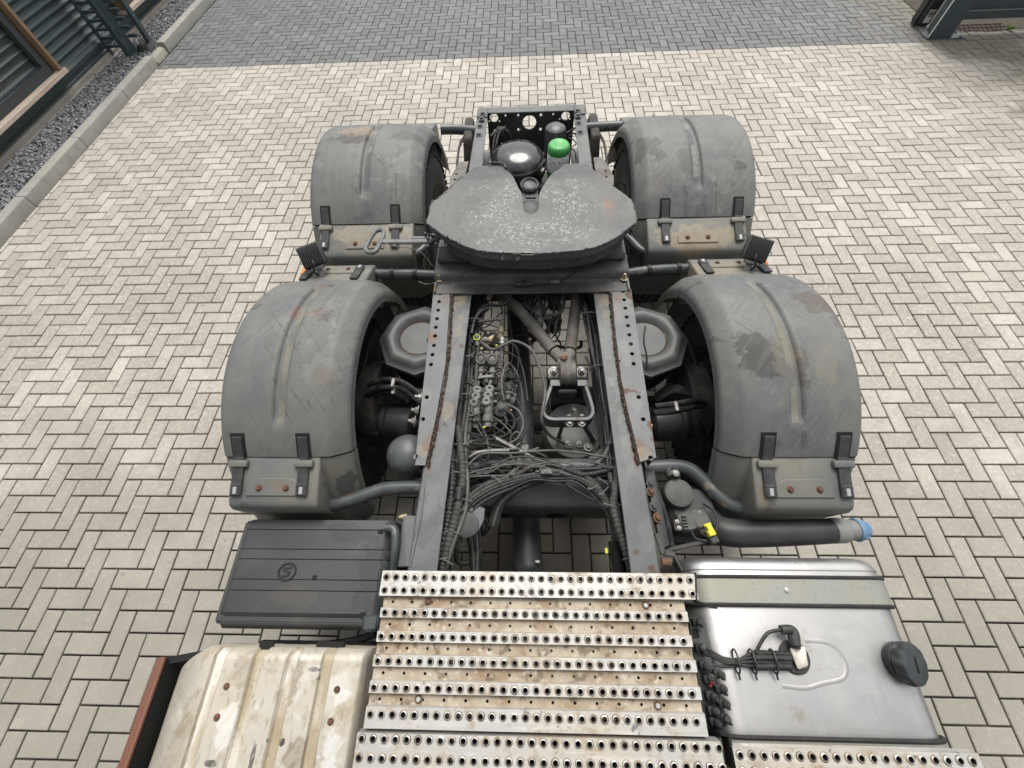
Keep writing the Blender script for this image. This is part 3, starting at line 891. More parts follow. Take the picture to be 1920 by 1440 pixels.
def weed(name, label, p, n, h):
    m = MB()
    for k in range(n):
        a = random.uniform(0, 2 * pi)
        l = h * random.uniform(.5, 1)
        t = random.uniform(.15, .8)
        d = Vector((cos(a) * t, sin(a) * t, 1)).normalized()
        sd = d.cross(Vector((0, 0, 1))).normalized() * l * .13
        b = Vector(p) + Vector((random.gauss(0, .012), random.gauss(0, .012), 0))
        mid, tip = b + d * l * .55, b + d * l + Vector((cos(a), sin(a), -.4)) * l * .25
        m.add([b, mid - sd, mid + sd + Vector((0, 0, .004)), tip], [(0, 1, 3), (0, 3, 2)])
    o = obj(name, m, leaf_green, None, 0)
    o['label'], o['category'] = label, 'weed'
    return o
weed('weed', 'bright green weed growing under the sliding gate', (6.09, 6.50, 0), 22, .075)
weed('weed', 'tiny green weed in the kerb gap by the gate guide', (-4.92, 6.36, 0), 14, .05)
m = MB()
m.add([(5.24, 6.52, .0055), (8.9, 6.52, .0055), (8.9, 7.56, .0055), (5.24, 7.56, .0055)], [(0, 1, 2, 3)])
structure(obj('soil', m, M('soil', (.05, .042, .03), .95, 0, [dict(s=20, lo=.45, hi=.65, c=(.085, .07, .05), a=.7)], bump=(60, 1, .01))))

# ================================================================== THE TRUCK
XC = .02
truck = thing('truck', 'grey tractor truck chassis with greasy coupling plate and four mudguards parked on pale paving', 'truck', (XC, 1.2, 0))

def part(name, mb, mats, parent=None, angle=38):
    return obj(name, mb, mats, parent or truck, angle)

TAN, RST, PAL, DRK = (.24, .19, .12), (.13, .065, .035), (.17, .172, .165), (.05, .055, .057)
stain(frame_paint, [
    (862, 560, .95, .035, .06, TAN, 0.51), (872, 590, .95, .03, .05, PAL, 0.48), (858, 610, .95, .025, .07, TAN, 0.48), (866, 650, .95, .04, .08, PAL, 0.36), (846, 700, .95, .04, .10, PAL, 0.42),
    (852, 760, .95, .03, .05, DRK, .7), (838, 775, .95, .03, .05, TAN, 0.42), (820, 850, .95, .05, .08, PAL, 0.36), (806, 930, .95, .04, .07, PAL, 0.30), (795, 1000, .95, .05, .06, DRK, .5),
    (1130, 560, .95, .035, .06, TAN, 0.54), (1138, 590, .95, .03, .05, TAN, 0.42), (1140, 640, .95, .03, .10, PAL, 0.36), (1160, 710, .95, .04, .10, PAL, 0.48), (1172, 800, .95, .03, .10, PAL, 0.48),
    (1180, 860, .95, .03, .10, PAL, 0.42), (1200, 930, .95, .04, .08, DRK, .5), (1215, 1000, .95, .04, .06, PAL, 0.30), (1148, 560, .95, .02, .05, RST, .8),
    (897, 280, .95, .03, .10, PAL, 0.42), (1098, 270, .95, .03, .10, PAL, 0.42), (905, 222, .95, .03, .04, PAL, 0.36)])
stain(bracket_paint, [
    (812, 632, .962, .03, .03, RST, .9), (832, 560, .962, .03, .04, RST, .6), (822, 590, .962, .03, .05, PAL, 0.42), (795, 745, .962, .025, .06, PAL, 0.48), (792, 845, .962, .03, .03, TAN, 0.48), (802, 830, .962, .02, .04, RST, .8),
    (1158, 556, .962, .03, .03, RST, .7), (1160, 590, .962, .02, .06, PAL, 0.48), (1172, 660, .962, .02, .07, PAL, 0.48), (1195, 760, .962, .025, .05, PAL, 0.48), (1200, 840, .962, .02, .04, RST, .85), (1205, 850, .962, .03, .03, TAN, 0.48)])
BLK, BRN = (.02, .018, .016), (.16, .105, .05)
stain(shield_alu, [(515, 1388, .90, .018, .012, BLK, .95), (528, 1392, .90, .01, .012, BLK, .9), (590, 1255, .90, .02, .006, BLK, .8), (598, 1272, .90, .01, .006, BLK, .7), (472, 1425, .90, .006, .03, BLK, .8), (395, 1432, .90, .02, .008, BLK, .8),
    (545, 1290, .90, .03, .10, BRN, .5), (470, 1250, .90, .05, .06, BRN, .35), (560, 1420, .90, .05, .05, BRN, .55), (430, 1360, .90, .04, .06, (.66, .65, .62), .7), (620, 1400, .90, .035, .05, (.68, .67, .65), .8), (640, 1300, .90, .03, .03, (.68, .67, .65), .7), (360, 1330, .90, .04, .08, (.30, .25, .16), .4), (340, 1400, .88, .05, .08, BRN, .3)])
stain(guard_panel, [(700, 440, .97, .30, .06, (.26, .225, .165), .8), (690, 465, .94, .22, .05, (.22, .18, .125), .5), (1310, 440, .97, .26, .06, (.26, .225, .165), .8), (1300, 455, .94, .14, .05, (.24, .18, .115), .5),
    (640, 510, .96, .16, .08, (.22, .20, .155), .6), (1350, 505, .96, .18, .08, (.22, .19, .14), .7), (905, 470, .9, .05, .05, (.2, .16, .11), .5), (460, 955, .92, .02, .03, (.06, .065, .066), .7), (1440, 950, .92, .02, .03, (.06, .065, .066), .7)])
# ---- frame rails -------------------------------------------------
def rail(side):
    if side < 0:
        st = [(3.13, -.342, -.268), (2.5, -.365, -.277), (1.45, -.397, -.281), (.14, -.437, -.328), (-2.4, -.47, -.36)]
    else:
        st = [(3.13, .424, .343), (2.5, .424, .340), (1.45, .437, .340), (.14, .469, .364), (-2.4, .50, .395)]
    ys = [3.13 - k * .1 for k in range(56)]
    m = MB()
    n = 0
    for y in ys:
        for a, b in zip(st, st[1:]):
            if a[0] >= y >= b[0] - 1e-6:
                t = (a[0] - y) / (a[0] - b[0])
                xo, xi = a[1] + (b[1] - a[1]) * t, a[2] + (b[2] - a[2]) * t
        s = 1 if xi > xo else -1
        e = .006 * s
        pf = [(xo, .944), (xo + e, .95), (xi - e * .3, .95), (xi, .948), (xi, .942), (xo + s * .009, .942), (xo + s * .009, .668), (xi, .668), (xi, .66), (xo, .66)]
        n = len(pf)
        m.v += [(p[0], y, p[1]) for p in pf]
    for i in range(len(ys) - 1):
        for k in range(n):
            k2 = (k + 1) % n
            m.f.append((i * n + k, i * n + k2, (i + 1) * n + k2, (i + 1) * n + k))
            m.mi.append(0)
    return part('frame_rail', m, frame_paint, None, 30)
railL, railR = rail(-1), rail(1)

stain(frame_paint, [(836, 580, .95, .012, .12, RST, .7), (826, 700, .95, .012, .14, RST, .6), (808, 830, .95, .012, .14, RST, .65), (1152, 600, .95, .012, .14, RST, .7), (1166, 720, .95, .012, .14, RST, .65), (1188, 830, .95, .012, .12, RST, .65)])
# ---- drilled angle brackets beside the rails ----------------------
hL = [(1178, 196), (1172, 237), (1167, 281), (1161, 325), (1155, 370), (1151, 415), (1145, 464), (1137, 512), (1130, 563), (1108, 733), (1088, 847), (1051, 1042)]
hL = [at(400 + x / 2.769, 480 + y / 2.769, .962) for x, y in hL]
hR = [(1397, 168), (1405, 223), (1413, 280), (1422, 340), (1431, 398), (1440, 460), (1450, 522), (1459, 588), (1469, 655), (1503, 880), (1534, 1030), (1584, 1290)]
hR = [at(780 + x / 3.6, 500 + y / 3.6, .962) for x, y in hR]
def drilled(corners, holes, side):
    out = [at(px, py, .962) for px, py in corners]
    m = MB()
    m.plate([(p.x, p.y) for p in out], [circle(h.x, h.y, .0105) for h in holes], .009, Matrix.Translation((0, 0, .958)), bev=.0015)
    # turned-down outer edge
    o = sorted(out, key=lambda p: p.x * side)[-2:]
    a, b = sorted(o, key=lambda p: p.y)
    m.bar((a.x - side * .005, a.y, .905), (b.x - side * .005, b.y, .905), .008, .10, .002)
    br = part('drilled_bracket', m, bracket_paint, None, 30)
    # dark inside each bolt hole
    return br
brL = drilled([(813, 546), (844, 546), (835, 682), (817, 783), (797, 872), (778, 872)], hL, -1)
brR = drilled([(1147, 544), (1183, 542), (1230, 858), (1200, 866), (1192, 830), (1176, 764), (1164, 705), (1153, 611)], hR, 1)
m = MB()
for pts in ([(848, 552), (844, 620), (838, 690), (820, 788), (801, 874)],):
    c = catmull([at(x, y, .960) for x, y in pts], 40)
    m.tube([p + Vector((random.gauss(0, .002), 0, random.gauss(0, .0015))) for p in c], [.0058 + random.uniform(-.002, .003) for p in c], 6)
part('rusty_seam', m, rust)
m = MB()
c = catmull([at(x, y, .960) for x, y in [(1144, 546), (1150, 611), (1161, 705), (1172, 764), (1188, 830), (1197, 868)]], 40)
m.tube([p + Vector((random.gauss(0, .002), 0, random.gauss(0, .0015))) for p in c], [.0058 + random.uniform(-.002, .003) for p in c], 6)
part('rusty_seam', m, rust)
# step seam between plate and rail further forward
m = MB()
c = catmull([at(x, y, .953) for x, y in [(796, 905), (790, 960), (780, 1010), (768, 1062)]], 30)
m.tube(c, .004, 6)
part('rusty_seam', m, bracket_paint)

# ---- mudguards ---------------------------------------------------
RG, ZG = .69, .50
S0 = RG * cos(radians(46))
Z0 = ZG + RG * sin(radians(46))
def profile(wd, rib):
    cols = [(0, .125), (.001, .09), (.002, .045)]
    for a in (18, 36, 54, 72, 90):
        t = radians(a)
        cols.append((.002 + .034 * (1 - cos(t)), .036 * (1 - sin(t))))
    d1 = wd - .080
    k = 24
    for i in range(1, k):
        d = .040 + (d1 - .040) * i / k
        if rib and abs(d - rib) < .055:
            continue
        cols.append((d, 0))
    if rib:
        cols += [(rib + e, 0) for e in (-.05, -.038, -.030, -.026, -.012, .004, .016, .021, .028, .036, .05)]
    cols += [(d1, 0), (d1 + .010, .0015), (d1 + .022, .008), (d1 + .048, .028), (d1 + .068, .046), (d1 + .076, .056), (wd, .068), (wd - .001, .095)]
    cols.sort(key=lambda c: (c[0], c[1]) if c[0] < wd / 2 else (c[0] if c[0] <= wd - .0005 else wd, c[1]))
    return cols

def guard(side, yc, xo, xi, ribd, strapx, bossd, tag_rear):
    wd = abs(xi - xo)
    s = 1 if xi > xo else -1
    crown = lambda d: .006 * (1 - (2 * d / wd - 1) ** 2) - .006
    def shell(a0, a1, na, rib, dr, open_rib):
        cols = profile(wd, rib)
        m = MB()
        na_ = na
        for layer in (0, 1):
            for i in range(na_ + 1):
                a = a0 + (a1 - a0) * i / na_
                for d, drop in cols:
                    h = 0
                    if rib and open_rib:
                        e = s * side * -1 * (d - rib) if False else d - rib
                        b = min(1, max(0, (.031 - abs(e + .002)) / .007))
                        lim = open_rib
                        t = min(1, max(0, (a - lim[0]) / 3.5)) * min(1, max(0, (lim[1] - a) / 3.0))
                        h = -.017 * (b * b * (3 - 2 * b)) * t
                        if e > .0:
                            h *= 1 - .45 * min(1, e / .022)
                    r = RG + dr - drop + crown(d) + h - layer * .006 + .0018 * mnoise.noise((d * 5, a * .04, yc + side))
                    t = radians(a)
                    m.v.append((xo + s * d, yc - r * cos(t), ZG + r * sin(t)))
        nc = len(cols)
        off = (na_ + 1) * nc
        for i in range(na_):
            for k in range(nc - 1):
                a, b = i * nc + k, (i + 1) * nc + k
                m.f.append((a, a + 1, b + 1, b))
                m.f.append((a + off, b + off, b + 1 + off, a + 1 + off))
                m.mi += [0, 0]
        for i in range(na_):                       # rims
            for k in (0, nc - 1):
                a, b = i * nc + k, (i + 1) * nc + k
                m.f.append((a, b, b + off, a + off)); m.mi.append(0)
        for k in range(nc - 1):
            for i in (0, na_):
                a = i * nc + k
                m.f.append((a, a + 1, a + 1 + off, a + off)); m.mi.append(0)
        return m, cols
    lim = (56.5, 121) if not tag_rear else (58, 112)
    m, cols = shell(46.3, 133.7, 62, ribd, 0, lim)
    # dusty paint on top of the rib
    nc = len(cols)
    mats = [guard_grey, groove_wet if tag_rear else groove_dust]
    fi = 0
    for i in range(62):
        a = 46.3 + 87.4 * (i + .5) / 62
        for k in range(nc - 1):
            dm = (cols[k][0] + cols[k + 1][0]) / 2 - ribd
            if -.017 < dm < .017 and lim[0] + 1.5 < a < lim[1] - 1.5:
                m.mi[fi] = 1
            fi += 2
    mg = part('mudguard', m, mats, None, 50)
    for sg_ in (-1, 1):                            # -1 towards the camera, +1 towards the tail
        far = sg_ > 0
        m, _ = shell(8, 45.6, 20, 0, -.006, None)
        if far:
            m.v = [(x, 2 * yc - y, z) for x, y, z in m.v]
        Y = lambda u: yc + sg_ * (S0 + u)
        b0, b1 = bossd if not far else (bossd[0] + .005, bossd[1] + .005)
        prof = [(-.012, Z0 - .004), (.0, Z0 - .004), (.155, Z0 - .056), (.178, Z0 - .07), (.186, Z0 - .10), (.176, Z0 - .25), (.06, Z0 - .30), (-.05, Z0 - .1)]
        m2 = MB()
        x0, x1 = xo + s * b0, xo + s * b1
        m2.prism([(Y(u), z) for u, z in prof], 'x', min(x0, x1), max(x0, x1), .011, 0, 3)
        m.add(m2.v, m2.f, 0)
        sl = radians(18.5)
        nrm = Vector((0, sg_ * sin(sl), cos(sl)))
        def face(x, u, up=0.0):
            return Vector((x, Y(u * cos(sl)), Z0 - .004 - u * sin(sl))) + nrm * up
        # raised pad carrying the two bolts
        xm = (x0 + x1) / 2
        R = Matrix((Vector((1, 0, 0)), Vector((0, cos(sl), -sg_ * sin(sl))), nrm)).transposed()
        pm = Matrix.Translation(face(xm, .112, .001)) @ R.to_4x4()
        pad = [(-.10 + .028 * (1 - cos(t)), .03 * sin(t)) for t in [pi / 2 * k / 5 for k in range(6)]]
        pad = [(-.105, -.034)] + [(-.105 + .05 * (1 - cos(t)), .030 * sin(t)) for t in [pi / 2 * k / 6 for k in range(7)]] + [(.105 - .05 * (1 - cos(t)), .030 * sin(t)) for t in [pi / 2 * k / 6 for k in range(6, -1, -1)]] + [(.105, -.034)]
        m.plate(pad, [], .010, pm, bev=.003)
        ep = part('end_panel', m, guard_panel, mg, 42)
        for dx in (-.055, .055):
            bolt(mg, face(xm + dx, .118, .004), nrm, .0085, rusty_bolt)
        for sx in (() if far and tag_rear else strapx):
            lt = MB()
            path = []
            for a in (53.5, 52, 49, 46.5):
                t = radians(a)
                rr = RG + crown(abs(sx - xo)) + .0065
                path.append(Vector((sx, yc + sg_ * rr * cos(t), ZG + rr * sin(t))))
            path += [face(sx, .004, .010), face(sx, .03, .009), face(sx, .07, .008), face(sx, .105, .008)]
            if far:
                path = path[4:]
            for a, b in zip(path, path[1:]):
                lt.bar(a, b + (b - a).normalized() * .003, .044 if b.z < Z0 - .01 else .040, .009, .002, nrm, 0)
            e0, e1 = face(sx, .098, .010), face(sx, .150, .010)
            lt.bar(e0, e1, .046, .014, .006, nrm, 0)
            lt.bar(face(sx, .112, .013), face(sx, .142, .013), .017, .012, .003, nrm, 1)
            # black strip painted for the dark recess, and the loop round the strap
            t = radians(54.6)
            rr = RG + crown(abs(sx - xo)) + .003
            if not far:
                for a in (54.6, 52.6, 50.6, 48.6):
                    t = radians(a)
                    t2 = radians(a - 2)
                    pa, pb = (Vector((sx, yc + sg_ * rr * cos(q), ZG + rr * sin(q))) for q in (t, t2))
                    lt.bar(pa, pb, .056, .004, 0, nrm, 2)
                lt.box(face(sx, .022, .009), (.078, .028, .022), .006, R, 3, 2)
            part('latch', lt, [strap_rubber, bright_bit, void_black, guard_panel], mg, 35)
    return mg

gNL = guard(-1, 1.02, -1.252, -.728, .262, (-1.165, -.897), (.052, .415), False)
gNR = guard(1, 1.02, 1.292, .768, .262, (1.208, .925), (.052, .42), False)
gRL = guard(-1, 2.40, -1.236, -.590, .330, (-1.135, -.735), (.062, .60), True)
gRR = guard(1, 2.40, 1.268, .606, .330, (1.160, .765), (.062, .60), True)

# stay tubes of the mudguards
def stay(pts, r, mat=None, bands=()):
    m = MB()
    c = catmull([at(*p) for p in pts], 10)
    m.tube(c, r, 16)
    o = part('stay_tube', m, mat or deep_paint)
    for px, py, z in bands:
        p = at(px, py, z)
        k = min(range(len(c) - 1), key=lambda i: (c[i] - p).length)
        t = (c[k + 1] - c[k]).normalized()
        obj('clamp_band', MB().lathe(c[k], t, [(r, -.012), (r + .005, -.01), (r + .005, .01), (r, .012)], 16), hose_black, o)
    return o
tube_paint = M('tube_paint', (.05, .057, .06), .38, 0, [dict(s=8, lo=.45, hi=.62, c=(.085, .09, .09), a=.7), dict(s=18, lo=.62, hi=.65, c=(.18, .15, .11), a=.8), dict(s=14, lo=.66, hi=.69, c=(.11, .055, .03), a=.9)])
stay([(604, 946, .80), (640, 942, .80), (680, 930, .80), (720, 917, .80), (760, 914, .80), (800, 915, .80)], .029, tube_paint)
stay([(1402, 955, .80), (1372, 948, .80), (1345, 928, .80), (1318, 900, .80), (1292, 880, .80), (1262, 874, .80), (1205, 877, .80)], .030, tube_paint)
stay([(706, 513, .90), (740, 514, .90), (775, 514, .90), (820, 516, .90)], .026, tube_paint, [(735, 514, .90), (780, 515, .9)])
stay([(1292, 503, .90), (1260, 504, .90), (1216, 507, .90), (1175, 513, .90)], .026, tube_paint, [(1270, 504, .90), (1216, 508, .9)])
stay([(770, 482, .86), (790, 470, .86), (806, 452, .86), (818, 440, .86)], .026, tube_paint)
stay([(1222, 476, .86), (1202, 470, .86), (1184, 452, .86), (1168, 436, .86)], .028, tube_paint)
stay([(826, 243, .93), (858, 243, .92), (900, 246, .92)], .032, tube_paint)
stay([(1172, 236, .93), (1140, 237, .92), (1094, 240, .92)], .032, tube_paint)

# ---- wheels and axles ---------------------------------------------
def wheel(x0, x1, y, r=.515):
    wd = x1 - x0
    c = ((x0 + x1) / 2, y, r)
    m = MB()
    m.lathe(c, (1, 0, 0), [(.0, -wd * .2), (.12, -wd * .2), (.14, -wd * .25), (.25, -wd * .3), (.285, -wd * .42), (.295, -wd * .46), (.28, -wd * .38), (.28, wd * .38), (.295, wd * .46), (.285, wd * .42), (.25, wd * .3), (.14, wd * .25), (.12, wd * .2), (0, wd * .2)], 40)
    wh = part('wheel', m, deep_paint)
    h = wd / 2
    pf = [(.285, -h * .80), (.33, -h * .98), (.40, -h), (.455, -h * .95), (.49, -h * .88), (r - .012, -h * .86), (r, -h * .78)]
    for k in range(4):
        xk = -h * .78 + (k + 1) * h * 1.56 / 5
        pf += [(r, xk - .006), (r - .014, xk - .004), (r - .014, xk + .004), (r, xk + .006)]
    pf += [(r, h * .78), (r - .012, h * .86), (.49, h * .88), (.455, h * .95), (.40, h), (.33, h * .98), (.285, h * .80)]
    t = MB().lathe(c, (1, 0, 0), pf, 72)
    for k in range(56):                              # shoulder blocks
        a = 2 * pi * k / 56
        for sx in (-1, 1):
            p = Vector(c) + Vector((sx * h * .87, cos(a) * (r - .012), sin(a) * (r - .012)))
            Rm = Matrix.Rotation(a, 3, 'X')
            t.box(p, (.022, .026, .030), .003, Rm)
    obj('tyre', t, rubber, wh, 30)
    for k in range(10):
        a = 2 * pi * k / 10
        for sx in (-1, 1):
            bolt(wh, (c[0] + sx * wd * .26, y + .165 * cos(a), r + .165 * sin(a)), (sx, 0, 0), .013, dark_bolt, True, 'wheel_nut')
    return wh
wheel(-1.215, -.915, 2.40); wheel(-.875, -.600, 2.40)
wheel(.955, 1.25, 2.40); wheel(.640, .915, 2.40)
wheel(-1.20, -.885, 1.02); wheel(.925, 1.24, 1.02)
m = MB()
m.tube([(-1.0, 2.40, .515), (1.04, 2.40, .515)], .075, 18)
m.lathe((XC, 2.40, .50), (1, 0, 0), [(0, -.24), (.10, -.22), (.19, -.10), (.215, 0), (.19, .10), (.10, .22), (0, .24)], 28)
m.lathe((-.01, 2.18, .48), (0, -1, 0), [(.17, -.12), (.14, .05), (.09, .14), (.085, .22), (.10, .22), (.10, .25), (0, .25)], 24)
part('drive_axle', m, cast_grime)
m = MB()
m.tube(catmull([V(-1.0, 1.02, .5), V(-.6, 1.02, .45), V(-.3, 1.02, .30), V(.3, 1.02, .30), V(.64, 1.02, .45), V(1.04, 1.02, .5)], 8), .065, 14)
part('lift_axle', m, cast_grime)
for s, x in ((-1, -.83), (1, .87)):
    m = MB()
    m.lathe((x, 1.02, .515), (1, 0, 0), [(0, -.05), (.22, -.05), (.23, -.03), (.23, .05), (0, .05)], 32)
    m.box((x - s * .02, 1.18, .58), (.13, .10, .16), .02)
    m.box((x - s * .03, .86, .52), (.12, .12, .2), .02)
    part('brake', m, cast_grime)

# propshaft
m = MB()
a, b = at(991, 1075, .46), at(971, 620, .46)
d = (b - a).normalized()
m.lathe(a - d * .35, d, [(0, 0), (.062, 0), (.062, .33), (.066, .335), (.066, .352), (.069, .356), (.069, .39), (.066, .40), (.066, (b - a).length + .9), (.05, (b - a).length + .98), (.0, (b - a).length + 1.0)], 28)
ps = part('propshaft', m, M('shaft_paint', (.026, .030, .033), .52, 0, [dict(s=7, lo=.45, hi=.65, c=(.05, .053, .055), a=.8, rough=.7), dict(s=9, lo=.60, hi=.62, d=6, c=(.014, .015, .016), a=.9)]))
obj('balance_weight', MB().box(at(1008, 1053, .535), (.02, .012, .004), .001), steel, ps)
part('slip_yoke', MB().lathe(a - d * .36, d, [(0, -.3), (.05, -.28), (.055, -.05), (.07, -.02), (.07, 0), (0, .0)], 20), cast_grime)

# ---- spring pans, brake chambers, reservoirs -----------------------
for s, cx, cy in ((-1, -.555, 1.245), (1, .60, 1.225)):
    pan = part('spring_pan', MB().lathe((cx, cy, .84), (0, 0, 1), [(0, -.006), (.105, -.006), (.112, .0), (.122, .012), (.15, .022), (.172, .016), (.186, .0), (.196, -.012), (.212, -.016), (.216, -.024), (.214, -.034), (.19, -.10), (.0, -.10)], 56), pan_paint, None, 40)
    pm_ = pan.data
    for vv in pm_.vertices:
        t = math.atan2(vv.co.y, vv.co.x)
        k = cos(pi / 8) / cos((t % (pi / 4)) - pi / 8)
        rr = sqrt(vv.co.x ** 2 + vv.co.y ** 2)
        wgt = min(1, max(0, (rr - .112) / .05))
        vv.co.x *= 1 + (k * 1.02 - 1) * wgt
        vv.co.y *= 1 + (k * 1.02 - 1) * wgt
    obj('rusty_ring', MB().lathe((cx, cy, .84), (0, 0, 1), [(.100, -.0052), (.109, -.0035), (.113, .001)], 40), rust, pan)
    obj('air_bellows', MB().lathe((cx, cy, .55), (0, 0, 1), [(.12, 0), (.17, .04), (.185, .10), (.17, .16), (.15, .17), (.17, .18), (.18, .20), (.16, .205)], 28), rubber, pan)
    bolt(pan, (cx - s * .055, cy - .015, .835), (0, 0, 1), .010, dark_bolt, True, 'nut')
    bolt(pan, (cx - s * .08, cy + .02, .835), (0, 0, 1), .008, dark_bolt, False)
for s, p0, p1 in ((-1, (-.60, .88, .56), (-.79, .90, .56)), (1, (.64, .875, .56), (.85, .89, .56))):
    a, b = Vector(p0), Vector(p1)
    d = (b - a).normalized()
    m = MB().lathe(a, d, [(0, -.02), (.03, -.02), (.035, -.005), (.075, 0), (.09, .012), (.096, .05), (.097, .13), (.106, .135), (.106, .158), (.10, .165), (.09, .20), (.05, .23), (0, .23)], 28)
    bc = part('brake_chamber', m, deep_paint)
    obj('cap', MB().lathe(a - d * .02, -d, [(.022, 0), (.022, .01), (.012, .013), (0, .013)], 12), strap_rubber, bc)
    e = b + d * .04
    for k in range(4):
        off = Vector((0, random.uniform(-.02, .06), random.uniform(-.02, .07)))
        pts = [a + Vector((s * .02, .08 + .012 * k, .10)), a + Vector((s * .10, .11 + .012 * k, .15)), a + Vector((s * .2, .08, .14)), e + off, e + Vector((s * .06, -.04, -.1)) + off]
        part('brake_hose', MB().tube(catmull([Vector(p) for p in pts], 8), .011, 8), hose_black)
    for k in range(3):
        part('bracket_arm', MB().box(e + Vector((s * .02, -.05 + k * .06, -.02 + .03 * k)), (.06, .03, .09), .006, Matrix.Rotation(.4 * k, 3, 'X')), cast_grime)
for pts in ([(690, 722, .78), (720, 712, .80), (752, 716, .80), (782, 735, .80), (800, 752, .8)], [(684, 745, .72), (715, 728, .78), (750, 728, .78), (780, 748, .78), (800, 765, .78)], [(685, 790, .6), (682, 760, .68), (700, 735, .74), (735, 730, .76)],
            [(1228, 762, .8), (1268, 757, .8), (1300, 752, .78), (1322, 758, .74)], [(1225, 775, .8), (1262, 772, .79), (1295, 764, .77), (1322, 760, .74)], [(1322, 760, .7), (1310, 785, .66), (1318, 815, .6), (1312, 850, .55)], [(1290, 640, .7), (1305, 690, .7), (1308, 740, .68), (1300, 780, .62)],
            [(705, 600, .7), (690, 660, .7), (678, 720, .66), (690, 780, .6)]):
    part('brake_hose', MB().tube(catmull([at(*p) for p in pts], 8), .014, 8), hose_black)
for px, py, z in ((737, 718, .815), (738, 731, .79), (1268, 762, .81)):
    part('hose_clip', MB().box(at(px, py, z), (.018, .05, .014), .003), steel)
m = MB().lathe(at(766, 855, .70), (0, 0, 1), [(0, -.2), (.10, -.2), (.10, 0), (.099, .02), (.09, .05), (.07, .075), (.04, .09), (0, .094)], 32)
dome = part('air_reservoir', m, M('dome_grey', (.085, .093, .096), .42, 0, [dict(s=12, lo=.45, hi=.65, c=(.12, .125, .125), a=.6), dict(s=50, lo=.66, hi=.7, c=(.3, .3, .3), a=.8)]))
obj('drain_fitting', MB().box(at(790, 905, .66), (.06, .035, .04), .006).cyl(at(770, 898, .64), at(800, 898, .64), .012), cast_grime, dome)
for px, py in ((1200, 750), (1205, 790), (1203, 760), (1210, 800), (790, 745), (778, 790), (784, 770)):
    bolt(truck, at(px, py, .90), (1 if px > 960 else -1, 0, .3), .014, steel, True, 'nut')

# ---- fifth wheel ----------------------------------------------------
ZF = 1.20
prof = [(450, 150), (500, 115), (680, 110), (740, 155), (790, 215), (830, 300), (868, 375), (876, 480), (900, 518), (940, 530), (982, 517), (1003, 480), (1007, 372), (1060, 270), (1120, 185), (1170, 150), (1230, 95), (1390, 95), (1440, 140), (1530, 235), (1640, 320), (1755, 410), (1785, 500), (1795, 590), (1740, 640), (1640, 718), (1500, 786), (1350, 822), (1120, 843), (900, 848), (600, 836), (450, 808), (330, 755), (215, 695), (150, 645), (90, 605), (110, 530), (130, 440), (200, 390), (300, 300), (380, 220)]
ol = catmull([at(780 + x / 4.364, 280 + y / 4.364, ZF) for x, y in prof], 3, True)
dense = []
for i, p in enumerate(ol):
    q = ol[(i + 1) % len(ol)]
    k = max(1, int((q - p).length / .012))
    rough_edge = (p.x < -.38 or (p.y < 1.62 and p.x < .25) or p.x > .47) and p.y < 1.95
    for j in range(k):
        t = p.lerp(q, j / k)
        if rough_edge:
            t = t + Vector((random.gauss(0, .0013), random.gauss(0, .0013), 0))
        dense.append((t.x, t.y))
b = bmesh.new()
lo = [b.verts.new((x, y, ZF - .05)) for x, y in dense]
hi = [b.verts.new((x, y, ZF)) for x, y in dense]
b.faces.new(lo[::-1]); b.faces.new(hi)
for i in range(len(dense)):
    b.faces.new((lo[i], lo[(i + 1) % len(dense)], hi[(i + 1) % len(dense)], hi[i]))
bmesh.ops.triangulate(b, faces=[f for f in b.faces if len(f.verts) > 4])
for yb in (2.0, 2.05, 1.9):
    bmesh.ops.bisect_plane(b, geom=b.verts[:] + b.edges[:] + b.faces[:], plane_co=(0, yb, 0), plane_no=(0, 1, 0))
for vv in b.verts:
    if vv.co.y > 2.0:
        vv.co.z -= (vv.co.y - 2.0) * .12
    if vv.co.z < ZF - .03 and vv.co.y < 2:
        vv.co.x *= .985
        vv.co.y = 1.75 + (vv.co.y - 1.75) * .985
fw = part('fifth_wheel', MB().bm(b), greasy_plate, None, 30)
# skirt below the top plate
m = MB()
sk = [at(780 + x / 4.364, 280 + y / 4.364, ZF) for x, y in [(1740, 640), (1640, 718), (1500, 786), (1350, 822), (1120, 843), (900, 848), (600, 836), (450, 808), (330, 755), (215, 695)]]
for p in sk:
    q = Vector((.023 + (p.x - .023) * .975, 1.75 + (p.y - 1.75) * .96, 0))
    m.v += [(q.x, q.y, ZF - .03), (q.x, q.y, ZF - .115), (q.x * .9, q.y + .03, ZF - .12), (q.x * .9, q.y + .05, ZF - .05)]
for i in range(len(sk) - 1):
    for k in range(4):
        m.f.append((i * 4 + k, i * 4 + (k + 1) % 4, i * 4 + 4 + (k + 1) % 4, i * 4 + 4 + k)); m.mi.append(0)
obj('skirt', m, M('skirt_grease', (.045, .046, .047), .6, 0, [dict(s=14, lo=.45, hi=.65, c=(.085, .082, .078), a=.7)], bump=(50, .6, .004)), fw, 50)
